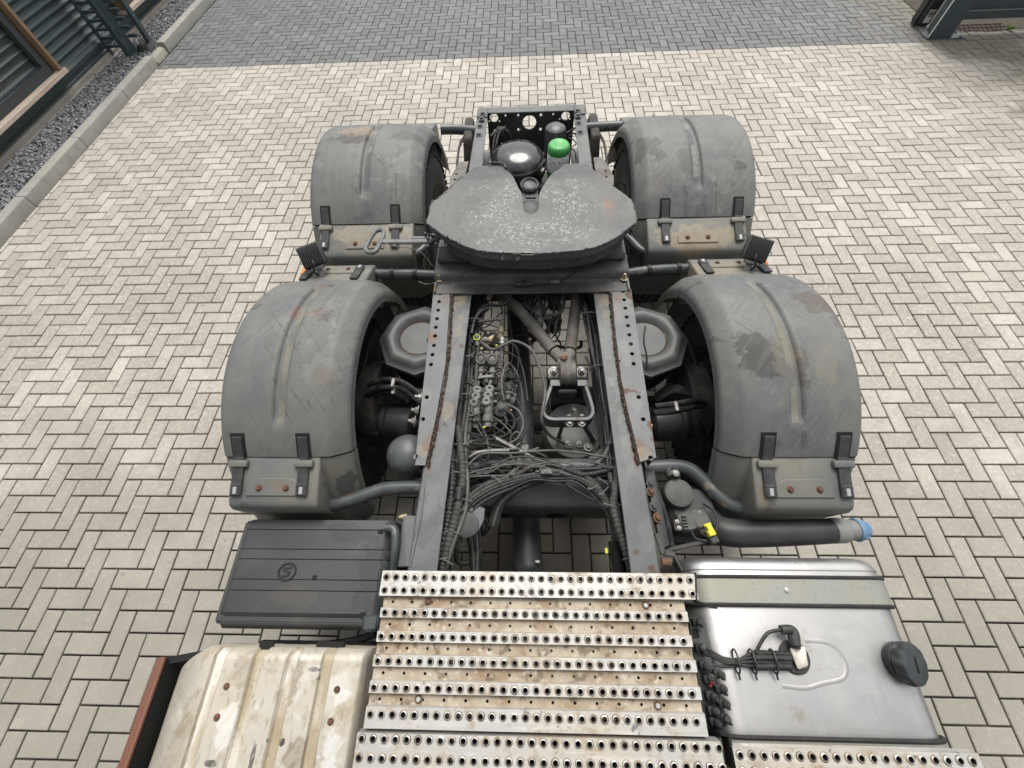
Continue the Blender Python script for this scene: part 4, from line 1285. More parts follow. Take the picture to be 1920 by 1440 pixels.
# grease squeezed out along the rim
edge = [(740, 155), (700, 112), (590, 112)], [(380, 220), (300, 300), (200, 390), (130, 440), (110, 530), (92, 605), (150, 648), (215, 698), (330, 758), (450, 812), (600, 842), (760, 850), (900, 868), (1050, 850), (1200, 842)], [(1755, 410), (1788, 500), (1798, 590), (1745, 640), (1640, 720), (1500, 790), (1350, 826)]
for pth in edge:
    c = catmull([at(780 + x / 4.364, 280 + y / 4.364, ZF - .006) for x, y in pth], 14)
    m = MB()
    m.tube([p + Vector((random.gauss(0, .002), random.gauss(0, .002), random.gauss(0, .002))) for p in c], [.0055 * random.uniform(.5, 1.5) for _ in c], 6)
    obj('grease_bead', m, grease, fw, 80)
m = MB()
for k in range(30):
    x, y = random.uniform(70, 270), random.uniform(690, 800)
    m.lathe(at(780 + x / 4.364, 280 + y / 4.364, 1.13 + random.uniform(-.01, .02)), (random.gauss(0, .4), random.gauss(0, .4), 1), [(0, -.008), (.008, -.004), (.011, .002), (.006, .009), (0, .011)], 7)
for k in range(9):
    x, y = random.uniform(1720, 1790), random.uniform(600, 700)
    m.lathe(at(780 + x / 4.364, 280 + y / 4.364, 1.15 + random.uniform(-.01, .02)), (random.gauss(0, .4), random.gauss(0, .4), 1), [(0, -.008), (.007, -.004), (.009, .002), (.005, .009), (0, .011)], 7)
obj('grease_lump', m, grease, fw, 80)['kind'] = 'stuff'
# locking jaw and the round capped post that stands in the throat
c0 = at(993, 345, 1.13)
m = MB()
m.lathe(c0, (0, -.12, 1), [(.038, -.05), (.040, -.022), (.050, -.018), (.053, -.010), (.051, -.002), (.047, 0), (.047, .004), (.041, .007), (.037, .004), (.034, -.004), (.026, -.007), (0, -.009)], 28)
m.hexa([at(977, 392, 1.06), at(1012, 392, 1.06), at(1008, 352, 1.04), at(980, 352, 1.04), at(976, 386, 1.12), at(1012, 386, 1.12), at(1008, 356, 1.10), at(980, 356, 1.10)], .006)
m.box(at(995, 371, 1.13), (.055, .008, .012), .002)
post = obj('capped_post', m, M('post_grime', (.055, .057, .058), .5, 0, [dict(s=18, lo=.45, hi=.62, c=(.12, .12, .118), a=.8)], bump=(60, .4, .003)), fw, 40)
m = MB()
for k in range(16):
    m.lathe(at(995 + random.uniform(-15, 15), 388 + random.uniform(-9, 12), 1.14 + random.uniform(-.01, .012)), (random.gauss(0, .5), random.gauss(0, .5), 1), [(0, -.01), (.012, -.004), (.014, .002), (.007, .01), (0, .012)], 7)
obj('grease_lump', m, grease, fw, 80)['kind'] = 'stuff'
obj('lock_jaw', MB().hexa([at(970, 408, 1.10), at(1019, 408, 1.10), at(1018, 374, 1.10), at(972, 374, 1.10), at(972, 406, 1.172), at(1017, 406, 1.172), at(1014, 382, 1.160), at(976, 382, 1.160)], .008), M('jaw_grease', (.10, .10, .098), .55, 0, [dict(s=26, lo=.42, hi=.6, c=(.05, .05, .05), a=.85)], bump=(70, .9, .008)), fw)
m = MB().box((.023, 1.66, 1.08), (.30, .12, .08), .02).box((.023, 1.60, 1.07), (.7, .08, .06), .02)
obj('coupler_body', m, deep_paint, fw)
# release handle: bar with a long loop
m = MB()
loop = [(1180, 212), (1120, 235), (1070, 300), (1030, 380), (1000, 440), (1010, 490), (1060, 505), (1120, 490), (1165, 430), (1200, 350), (1228, 280), (1225, 225)]
m.tube(catmull([at(540 + x / 6.857, 400 + y / 6.857, 1.13) for x, y in loop], 5, True), .0115, 8, closed=True)
m.bar(at(717, 453, 1.13), at(735, 454, 1.13), .028, .012, .004)
m.bar(at(728, 454, 1.13), at(803, 453, 1.13), .030, .018, .006)
m.bar(at(772, 447, 1.12), at(802, 447, 1.12), .02, .016, .004)
obj('release_handle', m, M('handle_grey', (.15, .152, .155), .55, 0, [dict(s=20, lo=.45, hi=.62, c=(.09, .09, .09), a=.7)]), fw)
# side supports with two holes each
for poly, holes in (([(845, 352), (844, 336), (862, 305), (878, 304), (872, 330), (862, 348)], [(856, 328), (853, 338)]),
                    ([(1118, 330), (1113, 297), (1130, 296), (1150, 332), (1150, 348), (1140, 350)], [(1135, 322), (1137, 333)])):
    ol_ = [at(x, y, 1.0) for x, y in poly]
    m = MB().plate([(p.x, p.y) for p in ol_], [circle(at(x, y, 1).x, at(x, y, 1).y, .009) for x, y in holes], .012, Matrix.Translation((0, 0, 1.0)), bev=.002)
    obj('support_plate', m, dusty_steel, fw)
# mounting plate and the beam in front of it
m = MB()
m.prism([(1.425, .952), (1.425, .966), (1.487, .966), (1.500, .975), (1.515, 1.002), (1.535, 1.010), (1.60, 1.010), (1.612, 1.006), (1.72, 1.006), (1.72, .99), (1.54, .99), (1.50, .952)], 'x', -.474, .520, .002)
m.box((-.38, 1.93, .998), (.19, .44, .016), .003).box((.425, 1.93, .998), (.19, .44, .016), .003)
mp = part('mounting_plate', m, M('plate_grime', (.045, .043, .041), .5, 0, [dict(s=6, lo=.45, hi=.62, c=(.085, .080, .074), a=.8), dict(s=9, lo=.58, hi=.66, d=6, c=(.10, .055, .035), a=.7, m=(2.5, .5, .6)), dict(s=30, lo=.6, hi=.7, c=(.15, .14, .125), a=.5)], bump=(50, .3, .003)), None, 25)
for s in (-1, 1):
    m = MB().box((XC + s * .36, 1.82, 1.06), (.12, .34, .11), .02).box((XC + s * .40, 1.64, 1.02), (.16, .10, .03), .008)
    obj('pedestal', m, deep_paint, mp)
    obj('end_plate', MB().box((XC + s * .492 + .003, 1.46, .972), (.012, .07, .014), .003), rusty_paint, mp)
for px, py, mt in ((824, 523, brass), (1170, 521, brass), (826, 488, dark_bolt), (859, 488, dark_bolt), (1168, 482, dark_bolt), (1132, 484, dark_bolt)):
    bolt(mp, at(px, py, .975 if py > 500 else 1.008), (0, 0, 1), .0125, mt, True, 'stud_nut')

# ---- tail end: drilled crossmember, reservoir, filter ----------------
YR = 3.13
def z7(x, y):
    p = aty(860 + x / 6.26, 190 + y / 6.26, YR)
    return (p.x, p.z)
holes = []
for x, y, r in ((830, 245, 80), (415, 190, 50), (1255, 170, 50), (550, 165, 14), (700, 162, 17), (965, 158, 18), (1110, 152, 14), (705, 328, 18), (958, 325, 18), (430, 340, 15), (480, 230, 11), (360, 232, 10), (1305, 205, 10), (1185, 205, 10)):
    c, d = z7(x, y), z7(x + r, y)
    holes.append(circle(c[0], c[1], abs(d[0] - c[0]), 20 if r > 40 else 10))
Mx = Matrix(((1, 0, 0, 0), (0, 0, -1, YR), (0, 1, 0, 0), (0, 0, 0, 1)))
m = MB().plate([(-.275, .55), (.352, .55), (.352, .93), (.335, .944), (-.26, .944), (-.275, .93)], holes, .010, Mx)
cm = part('tail_crossmember', m, black_plastic, None, 30)
m = MB()
m.box((.035, 3.155, .948), (.66, .075, .010), .003)
m.box((-.305, 3.12, .955), (.075, .12, .010), .004)
m.box((.383, 3.12, .955), (.075, .12, .010), .004)
m.box((-.332, 3.08, .80), (.012, .10, .28), .003).box((.412, 3.08, .80), (.012, .10, .28), .003)
obj('top_flange', m, frame_paint, cm)
for px, py in ((905, 214), (903, 223), (1083, 208), (1084, 217)):
    bolt(cm, at(px, py, .962), r=.013)
for px, py in ((900, 237), (898, 253), (1085, 231), (1088, 248)):
    bolt(truck, at(px, py, .951), r=.013)
for s, x in ((-1, -.40), (1, .48)):
    m = MB().hexa([(x - .05, 2.75, .62), (x + .05, 2.75, .62), (x + .05, 3.12, .62), (x - .05, 3.12, .62), (x - .03, 2.85, .93), (x + .03, 2.85, .93), (x + .03, 3.10, .94), (x - .03, 3.10, .94)], .01)
    part('spring_bracket', m, cast_grime)
    m = MB()
    for k in range(6):
        m.tube([(x + s * .03 + .03 * cos(t), 2.66 + .03 * sin(t), .84 - k * .022) for t in [2 * pi * j / 12 for j in range(12)]], .006, 6, closed=True)
    part('coil_hose', m, hose_black)
    for k in range(3):
        c = [V(x, 3.0 - .05 * k, .9), V(x + s * .06, 2.85, .88), V(x + s * .07, 2.65 - .03 * k, .8), V(x + s * .02, 2.5, .7), V(x - s * .02, 2.35, .62)]
        part('air_hose', MB().tube(catmull(c, 8), .008, 8), hose_black)
m = MB().lathe((-.055, 2.745, .845), (0, -.05, 1), [(0, -.4), (.175, -.4), (.175, -.02), (.184, -.018), (.184, 0), (.176, .004), (.172, .018), (.155, .036), (.12, .052), (.07, .063), (0, .067)], 48)
res = part('air_reservoir', m, glossy_black, None, 50)
obj('fitting', MB().box((-.155, 2.88, .86), (.035, .022, .02), .004), steel, res)
cp = at(1042, 238, .95)
part('filter_canister', MB().lathe((cp.x, cp.y, .78), (0, 0, 1), [(0, -.1), (.071, -.1), (.073, .06), (.073, .14), (.068, .165), (.05, .178), (0, .182)], 32), M('black_can', (.045, .048, .052), .4, 0, [dict(s=20, lo=.45, hi=.65, c=(.10, .10, .098), a=.7)]))
cp = at(1047, 288, .945)
cx, cy = cp.x, cp.y
ff = part('filter_canister', MB().lathe((cx, cy, .812), (0, 0, 1), [(0, -.03), (.066, -.03), (.066, 0), (.071, .004), (.071, .03), (.0705, .03), (.0705, .148), (.0718, .150), (.0718, .172), (.069, .188), (.060, .198), (.045, .202), (.040, .199), (0, .197)], 36), green_paint, None, 50)
obj('label', MB().lathe((cx, cy, .812), (0, 0, 1), [(.0712, .034), (.0716, .035), (.0716, .146), (.0712, .147)], 36), filter_label, ff)
obj('green_band', MB().lathe((cx, cy, .812), (0, 0, 1), [(.0722, .006), (.0722, .03)], 36), green_dark, ff)
for pts, r in (([(1022, 300, .88), (1012, 315, .86), (1005, 330, .8), (1003, 350, .7)], .010), ([(1030, 305, .86), (1020, 322, .84), (1012, 340, .76), (1010, 355, .7)], .010), ([(1036, 318, .84), (1032, 330, .8), (1034, 345, .74), (1050, 355, .7)], .011),
               ([(940, 236, .86), (930, 250, .86), (925, 270, .84), (924, 295, .8)], .008), ([(948, 236, .87), (936, 250, .87), (930, 272, .85), (926, 295, .8)], .008), ([(945, 240, .88), (955, 250, .86), (958, 258, .8)], .007), ([(920, 256, .86), (932, 244, .87), (944, 240, .87)], .009),
               ([(922, 300, .86), (920, 312, .84), (922, 330, .8)], .004), ([(1065, 258, .9), (1075, 262, .9), (1080, 270, .88), (1072, 275, .84)], .004), ([(1062, 250, .92), (1072, 244, .92), (1078, 240, .9)], .006), ([(1066, 255, .9), (1076, 250, .9), (1082, 255, .86)], .005),
               ([(1068, 275, .9), (1078, 285, .88), (1080, 300, .84)], .004)):
    part('air_hose', MB().tube(catmull([at(*p) for p in pts], 8), r, 8), hose_black)
m = MB().box((-.06, 2.55, .72), (.30, .05, .03), .006).box((.2, 2.62, .74), (.22, .18, .06), .01).box((.03, 2.95, .70), (.5, .05, .10), .01)
part('carrier_bracket', m, deep_paint)
part('valve', MB().box(at(938, 246, .86), (.05, .05, .05), .008).cyl(at(930, 250, .86), at(948, 240, .88), .014), cast_grime)

# ---- between the rails: torque rod, brackets, valves -----------------
zr = .80
pj = at(1064, 700, zr)
m = MB()
arm = [at(1052, 672, zr), at(1030, 650, zr), at(1000, 612, zr), at(970, 578, zr), at(938, 552, zr - .02)]
m.tube(catmull(arm, 6), .031, 18)
arm2 = [at(1066, 672, zr), at(1070, 650, zr), at(1075, 610, zr), at(1080, 570, zr), at(1083, 540, zr - .02)]
m.tube(catmull(arm2, 6), .031, 18)
tr = part('torque_rod', m, dusty_steel)
m = MB().lathe(pj, (1, 0, 0), [(0, -.042), (.048, -.042), (.056, -.036), (.056, -.014), (.059, -.012), (.059, .012), (.056, .014), (.056, .036), (.048, .042), (0, .042)], 28)
m.hexa([at(1042, 688, zr - .02), at(1078, 688, zr - .02), at(1072, 660, zr - .03), at(1046, 660, zr - .03), at(1044, 688, zr + .03), at(1078, 688, zr + .03), at(1072, 660, zr + .03), at(1048, 660, zr + .03)], .012)
obj('joint_eye', m, dusty_steel, tr)
obj('rust_lump', MB().lathe(at(1057, 670, zr + .035), (0, 0, 1), [(0, -.01), (.02, -.005), (.018, .008), (.008, .014), (0, .014)], 8), rusty_paint, tr)
for p, q in ((arm[1], arm[0]), (arm2[1], arm2[0])):
    d = (q - p).normalized()
    obj('collar', MB().lathe(p.lerp(q, .35), d, [(.031, -.006), (.0335, -.004), (.0335, .004), (.031, .006)], 18), void_black, tr)
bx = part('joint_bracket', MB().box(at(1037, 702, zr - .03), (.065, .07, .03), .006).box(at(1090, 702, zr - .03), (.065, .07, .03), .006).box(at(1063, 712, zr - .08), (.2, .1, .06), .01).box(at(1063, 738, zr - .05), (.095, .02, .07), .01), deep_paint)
for px in (1038, 1090):
    bolt(bx, at(px, 698, zr - .014), (0, -.2, 1), .017, steel, True, 'nut')
# U shaped bracket
zu = .80
U_ = [(1036, 716), (1026, 745), (1019, 768), (1024, 780), (1036, 785), (1066, 785), (1098, 785), (1108, 780), (1112, 768), (1105, 742), (1096, 716)]
c = catmull([at(x, y, zu) for x, y in U_], 4)
m = MB()
o = 0
for i, p in enumerate(c):
    t = (c[min(i + 1, len(c) - 1)] - c[max(i - 1, 0)]).normalized()
    nn = Vector((-t.y, t.x, 0)) * .007
    for q, z in ((p - nn, zu), (p + nn, zu), (p + nn, zu - .085), (p - nn, zu - .085)):
        m.v.append((q.x, q.y, z))
for i in range(len(c) - 1):
    for k in range(4):
        m.f.append((i * 4 + k, i * 4 + (k + 1) % 4, i * 4 + 4 + (k + 1) % 4, i * 4 + 4 + k)); m.mi.append(0)
m.f += [(0, 1, 2, 3), tuple(len(m.v) - k for k in (4, 3, 2, 1))]; m.mi += [0, 0]
m.box(at(1041, 718, zu), (.05, .035, .006), .002).box(at(1092, 718, zu), (.05, .035, .006), .002)
ub = part('bump_bracket', m, bracket_paint, None, 40)
m = MB()
m.bar(at(1056, 791, zu - .03), at(1092, 791, zu - .03), .03, .014, .003)
m.bar(at(1057, 790, zu - .03), at(1046, 824, zu - .16), .016, .022, .003)
m.bar(at(1090, 790, zu - .03), at(1112, 826, zu - .16), .016, .022, .003)
obj('strut', m, deep_paint, ub)
for px in (1068, 1091):
    bolt(ub, at(px, 793, zu - .022), r=.011, mat=steel)
for px in (1067, 1091):
    bolt(ub, at(px, 781, zu - .012), (0, 1, 0.3), r=.010, mat=steel)
# round plate on the air spring between the rails
zc = .62
cc = at(1077, 806, zc)
rp = at(1132, 806, zc).x - cc.x
ap = part('air_spring', MB().lathe((cc.x, cc.y, zc), (0, -.06, 1), [(0, 0), (rp - .004, 0), (rp, -.004), (rp, -.022), (rp - .006, -.026), (rp - .004, -.03), (rp + .01, -.06), (rp + .016, -.10), (rp + .006, -.15), (rp - .02, -.17), (rp - .02, -.3)], 44), M('spring_plate', (.12, .118, .11), .6, 0, [dict(s=8, lo=.45, hi=.65, c=(.08, .08, .078), a=.7), dict(s=40, lo=.6, hi=.7, c=(.19, .18, .165), a=.5)], bump=(60, .2)), None, 40)
for px, py, r in ((1087, 833, .010), (1103, 838, .014), (1066, 834, .012), (1041, 780, .008), (1075, 770, .012), (1050, 817, .008), (1112, 822, .010)):
    bolt(ap, at(px, py, zc + .004), r=r, mat=steel if r > .009 else dark_bolt)
m = MB()
m.hexa([at(1092, 880, .62), at(1140, 862, .62), at(1146, 832, .62), at(1120, 848, .62), at(1088, 882, .67), at(1142, 866, .67), at(1148, 826, .67), at(1122, 842, .67)], .006)
m.hexa([at(1060, 886, .62), at(1096, 884, .62), at(1120, 846, .62), at(1104, 858, .62), at(1060, 887, .66), at(1096, 884, .66), at(1122, 842, .66), at(1106, 856, .66)], .006)
part('gusset', m, bracket_paint)
# crossmembers
m = MB().prism([(.395, .56), (.395, .735), (.405, .755), (.425, .765), (.60, .765), (.60, .745), (.43, .745), (.415, .73), (.415, .56)], 'x', -.385, .42, .003)
cmn = part('crossmember', m, M('cross_paint', (.055, .062, .068), .45, 0, [dict(s=6, lo=.45, hi=.65, c=(.10, .105, .105), a=.7)]), None, 30)
m = MB()
for x in (-.11, -.035, -.005, .08):
    m.lathe((x, .3945, .72), (0, -1, 0), [(.008, 0), (.008, .001), (0, .001)], 10)
obj('bolt_hole', m, void_black, cmn)
obj('oval_hole', MB().lathe((.13, .394, .62), (0, -1, 0), [(.05, 0), (.05, .001), (0, .001)], 20).lathe((-.13, .394, .62), (0, -1, 0), [(.05, 0), (.05, .001), (0, .001)], 20), void_black, cmn)
part('transmission_tag', MB().box(at(1000, 953, .66), (.10, .03, .02), .004), dull_red)
part('transmission_clip', MB().box(at(983, 951, .67), (.02, .02, .015), .003).box(at(1013, 950, .67), (.035, .015, .008), .003), pale_plastic)
m = MB().prism([(1.66, .62), (1.66, .90), (1.70, .92), (1.86, .92), (1.86, .62)], 'x', -.30, .35, .006)
part('crossmember', m, deep_paint)
m = MB().box((.03, .78, .60), (.72, .10, .12), .02)
part('crossmember', MB().box((-.16, .80, .30), (.28, .08, .05), .01).box((.03, .63, .66), (.76, .035, .06), .008), deep_paint)
part('crossmember', MB().box((.26, 1.02, .56), (.26, .10, .14), .015), deep_paint)

def cyl(px, py, z, px2, py2, z2, r, mb, r2=None):
    return mb.cyl(at(px, py, z), at(px2, py2, z2), r, r2, 14)
def valve(cx, cy, z, sx, sy, kind, mat):
    """a small pneumatic valve: body, caps, ports"""
    p = at(cx, cy, z)
    m = MB().box(p, (sx, sy, .05), .007)
    if kind == 'lobed':
        for k in (-1, 0, 1):
            q = p + Vector((.006 * k, sy * .31 * k, .024))
            m.lathe(q, (0, 0, 1), [(sx * .55, -.03), (sx * .55, .004), (sx * .42, .010), (sx * .22, .010), (sx * .18, .002), (0, .002)], 14)
        m.lathe(p + Vector((0, -sy * .55, 0)), (0, -1, -.2), [(.022, -.02), (.022, .03), (.026, .032), (.026, .06), (.018, .065), (.018, .085), (0, .085)], 14)
        for k in (-1, 1):
            m.cyl(p + Vector((-sx * .4, sy * .3 * k, 0)), p + Vector((-sx * .95, sy * .3 * k, 0)), .007)
            m.cyl(p + Vector((sx * .4, sy * .2 * k, 0)), p + Vector((sx * .95, sy * .2 * k, 0)), .007)
        m.bar(p + Vector((0, sy * .4, .02)), p + Vector((.012, sy * .75, .03)), .014, .012, .003)
    if kind == 'round':
        m.lathe(p + Vector((0, .0, .02)), (0, -.35, 1), [(.030, -.03), (.030, .012), (.026, .018), (.021, .018), (.019, .012), (.012, .016), (0, .018)], 20)
        m.lathe(p + Vector((0, -sy * .4, 0)), (0, -1, 0), [(.015, 0), (.015, .03), (.019, .032), (.019, .045), (.012, .048), (.012, .07), (0, .07)], 12)
        m.cyl(p + Vector((-sx * .9, -sy * .45, -.01)), p + Vector((sx * .9, -sy * .45, -.01)), .008)
    if kind == 'stack':
        m.lathe(p, (0, -.2, 1), [(.034, -.05), (.036, 0), (.030, .004), (.030, .02), (.038, .024), (.038, .036), (.026, .044), (.014, .046), (.014, .06), (.010, .062), (0, .062)], 18)
        m.box(p + Vector((0, .01, .03)), (.085, .022, .012), .003)
    return part('valve', m, mat, None, 40)
valve_grey = M('valve_grey', (.16, .158, .148), .6, .1, [dict(s=35, lo=.42, hi=.6, c=(.06, .058, .054), a=.85), dict(s=70, lo=.62, hi=.7, c=(.32, .31, .29), a=.6)], bump=(80, .4, .003))
valve_dark = M('valve_dark', (.045, .045, .044), .6, 0, [dict(s=28, lo=.42, hi=.6, c=(.10, .098, .09), a=.8)], bump=(80, .4, .003))
valve(893, 748, .86, .042, .105, 'lobed', valve_grey)
valve(916, 746, .86, .042, .105, 'lobed', valve_grey)
valve(903, 678, .86, .045, .055, 'round', valve_grey)
valve(924, 679, .86, .045, .055, 'round', valve_grey)
valve(953, 750, .74, .05, .05, 'stack', valve_grey)
valve(955, 733, .72, .045, .05, 'stack', valve_dark)
valve(958, 705, .66, .045, .05, 'round', valve_dark)
valve(940, 770, .80, .07, .05, 'stack', valve_dark)
valve(905, 715, .80, .15, .05, 'box', valve_dark)
valve(900, 800, .76, .12, .06, 'box', valve_dark)
valve(925, 640, .76, .05, .06, 'stack', valve_dark)
valve(995, 575, .78, .05, .06, 'stack', cast_grime)
valve(1012, 588, .80, .03, .05, 'round', valve_grey)
valve(1040, 566, .76, .06, .06, 'stack', cast_grime)
valve(1040, 610, .62, .03, .05, 'stack', valve_dark)
valve(975, 556, .76, .08, .06, 'box', valve_dark)
def fitting(pts, r, mat, name='fitting'):
    m = MB()
    P = [at(*p) for p in pts]
    a, b = P[0], P[-1]
    d = (b - a).normalized()
    L = (b - a).length
    m.lathe(a, d, [(0, 0), (r * .6, 0), (r * .6, L * .15), (r, L * .17), (r, L * .4), (r * .75, L * .42), (r * .75, L * .55), (r * 1.1, L * .57), (r * 1.1, L * .8), (r * .6, L * .83), (r * .6, L), (0, L)], 12)
    return part(name, m, mat)
fitting([(940, 612, .88), (938, 640, .84)], .017, brass)
fitting([(925, 630, .86), (902, 656, .86)], .016, brass)
fitting([(893, 625, .88), (897, 655, .86)], .014, valve_grey)
fitting([(912, 634, .87), (906, 646, .87)], .019, hose_pale)
fitting([(922, 549, .9), (914, 562, .9)], .013, brass)
fitting([(960, 770, .80), (935, 768, .80)], .012, M('copper', (.28, .15, .09), .45, .6))
fitting([(942, 632, .87), (941, 648, .86)], .012, bright_bit)
part('cap_ring', MB().lathe(at(894, 633, .885), (0, 0, 1), [(.014, -.004), (.018, -.003), (.018, .003), (.014, .004)], 14), yellow_green)
for px, py in ((931, 648), (908, 801), (1076, 562)):
    part('cable_marker', MB().box(at(px, py, .885), (.012, .010, .010), .003), yellow_plastic if px < 1000 else valve_grey)

# solenoid row in front of the crossmember
zs = .80
m = MB().cyl(at(904, 872, zs), at(938, 872, zs), .024, None, 18).cyl(at(898, 872, zs), at(906, 872, zs), .016).cyl(at(938, 872, zs), at(946, 872, zs), .018)
part('solenoid', m, bracket_paint)
m = MB().box(at(955, 872, zs), (.03, .05, .05), .006).box(at(952, 858, zs), (.022, .05, .04), .005).box(at(963, 872, zs), (.05, .012, .05), .003)
part('solenoid', m, cast_grime)
m = MB().cyl(at(967, 874, zs), at(1004, 872, zs), .020, None, 14).lathe(at(1004, 872, zs), (1, 0, 0), [(.012, 0), (.015, .002), (.015, .02), (0, .02)], 8).box(at(985, 874, zs), (.02, .05, .045), .004)
part('solenoid', m, cast_grime)
m = MB().box(at(984, 864, zs + .02), (.07, .03, .012), .003).box(at(984, 850, zs + .0), (.035, .07, .06), .006)
part('sensor_block', m, valve_grey)

# ---- hoses and harnesses -------------------------------------------
def hose(pts, r, mat=None, corr=0, name='hose', k=10):
    c = catmull([at(*p) for p in pts], k)
    m = MB()
    if corr:
        L = sum((b - a).length for a, b in zip(c, c[1:]))
        step = .0036
        out, acc = [c[0]], 0
        for a, b in zip(c, c[1:]):
            d = (b - a).length
            nn = max(1, int(d / step))
            out += [a.lerp(b, (j + 1) / nn) for j in range(nn)]
        m.tube(out, [r + (corr * .5 if (i // 2) % 2 else -corr * .35) for i in range(len(out))], 9, ell=1)
    else:
        m.tube(c, r, 8)
    return part(name, m, mat or random.choice((hose_black, hose_black, hose_black, hose_dusty)), None, 60)

def harness(path, n, spread, rs, corrs=(), zvar=.02, mat=None):
    for i in range(n):
        off = (i - (n - 1) / 2) * spread
        ph, am = random.uniform(0, 6), random.uniform(1.5, 4)
        pts = []
        for j, (x, y, z) in enumerate(path):
            pts.append((x + off + am * sin(ph + j * 1.7), y + random.uniform(-3, 3), z + random.uniform(-zvar, zvar)))
        hose(pts, rs[i % len(rs)], mat, .0016 if i in corrs else 0, 'hose' if i in corrs else 'cable')

# along the left rail
LP = [(908, 546, .82), (893, 590, .84), (883, 650, .86), (876, 720, .87), (868, 790, .88), (862, 850, .88), (853, 920, .88), (842, 985, .88), (824, 1064, .86), (812, 1110, .84)]
harness(LP, 5, 7, [.011, .009, .012, .008, .010], (2,))
harness([(900, 555, .80), (886, 610, .80), (876, 680, .80), (866, 760, .80), (856, 840, .80), (846, 930, .80), (828, 1010, .8), (806, 1075, .78)], 5, 6, [.008, .007], (), .03)
hose([(858, 800, .90), (866, 860, .91), (867, 905, .91), (856, 960, .91), (838, 1030, .9), (826, 1085, .88)], .017, None, .0024)
hose([(846, 820, .89), (848, 880, .90), (846, 930, .90), (838, 985, .90), (822, 1050, .89), (812, 1095, .86)], .018, None, .0026)
hose([(874, 775, .89), (872, 850, .90), (877, 905, .91), (872, 960, .91), (850, 1020, .91), (834, 1075, .88)], .008, hose_grey)
hose([(866, 745, .88), (862, 800, .89), (868, 850, .9), (875, 940, .9), (862, 990, .9), (840, 1065, .88)], .007)
part('joint_sleeve', MB().tube([at(862, 915, .915), at(860, 938, .915)], .020, 12), hose_black)
# ties round the harness
def tie(px, py, z, rx, rz, tilt=0):
    p = at(px, py, z)
    pts = []
    for k in range(14):
        t = 2 * pi * k / 14
        pts.append(p + Vector((cos(t) * rx * cos(tilt), cos(t) * rx * sin(tilt), sin(t) * rz)))
    m = MB().tube(pts, .0032, 5, closed=True)
    m.box(p + Vector((rx * .5, 0, rz)), (.012, .008, .008), .002)
    m.bar(p + Vector((rx * .6, 0, rz)), p + Vector((rx * .6 + .03, random.uniform(-.03, .03), rz + .01)), .004, .0015, 0)
    part('cable_tie', m, M_tie)
M_tie = M('tie_grey', (.10, .098, .092), .6, 0, [dict(s=40, lo=.45, hi=.6, c=(.05, .05, .048), a=.7)])
for px, py, rx in ((861, 838, .05), (853, 868, .055), (852, 890, .05), (858, 940, .055), (846, 965, .045), (838, 1000, .05), (824, 1052, .05), (868, 745, .04), (872, 675, .04), (886, 604, .04)):
    tie(px, py, .885, rx, .032, random.uniform(-.2, .3))
# along the right rail
RP = [(1092, 545, .84), (1106, 590, .85), (1118, 650, .86), (1130, 720, .87), (1141, 790, .87), (1150, 850, .87), (1155, 910, .88), (1170, 970, .88), (1186, 1030, .87), (1200, 1080, .85)]
harness(RP, 6, 3.6, [.008, .007, .009, .006], (), .02)
harness([(1096, 548, .80), (1108, 600, .80), (1122, 680, .80), (1136, 780, .80), (1146, 860, .80), (1150, 930, .8), (1168, 1000, .8), (1190, 1070, .78)], 4, 4, [.008, .006], (), .03)
hose([(1162, 820, .88), (1158, 870, .89), (1156, 905, .90), (1150, 945, .90), (1158, 985, .9), (1176, 1040, .88), (1188, 1090, .86)], .017, None, .0018)
hose([(1150, 905, .9), (1152, 940, .90), (1172, 990, .88), (1190, 1040, .87), (1202, 1085, .85)], .013)
hose([(1152, 560, .86), (1145, 620, .86), (1148, 690, .86), (1150, 760, .86)], .004)
hose([(1098, 668, .84), (1110, 690, .84), (1118, 700, .82), (1112, 672, .8), (1104, 655, .8)], .006)
for px, py, rx in ((1098, 592, .045), (1120, 690, .04), (1144, 880, .045), (1156, 950, .045), (1192, 1046, .05), (1152, 835, .04)):
    tie(px, py, .875, rx, .028, random.uniform(-.3, .2))
# arch of cables over the crossmember
for i, (dy, r, cr) in enumerate([(0, .009, .0012), (9, .008, .0012), (18, .006, 0), (-10, .010, .0014), (30, .0055, 0)]):
    hose([(846 + i * 2, 1010 + dy, .86), (862 + i * 2, 965 + dy, .89), (885, 935 + dy * .8, .90), (920, 912 + dy * .7, .90), (960 + random.uniform(-5, 5), 897 + dy * .6 + random.uniform(-4, 4), .89), (1000, 885 + dy * .55 + random.uniform(-5, 5), .90), (1040, 886 + dy * .5 + random.uniform(-5, 5), .90), (1080, 893 + dy * .5 + random.uniform(-5, 5), .89), (1115, 915 + dy * .6 + random.uniform(-5, 5), .88), (1138, 945 + dy * .6, .87), (1158, 985 + dy * .5, .86), (1180, 1050, .85)], r, None, cr)
for i, dx in enumerate((0, 7, 14)):
    hose([(918 + dx, 985, .80), (928 + dx, 950, .83), (950 + dx, 925, .86), (985 + dx, 908 - i, .88), (1020, 903 - i * 3, .88)], .0085, hose_grey if i == 1 else hose_black)
hose([(875, 905, .84), (905, 895, .86), (950, 895, .87), (1000, 890, .87), (1050, 880, .88), (1100, 880, .88), (1150, 876, .88)], .010)
hose([(880, 886, .82), (950, 884, .82), (1010, 884, .82), (1060, 888, .83), (1148, 894, .83)], .010)
hose([(880, 893, .81), (950, 891, .81), (1020, 893, .81), (1148, 898, .82)], .008, hose_grey)
hose([(1000, 880, .88), (1030, 872, .9), (1060, 880, .9), (1095, 890, .89), (1150, 880, .88)], .011, None, .0014)
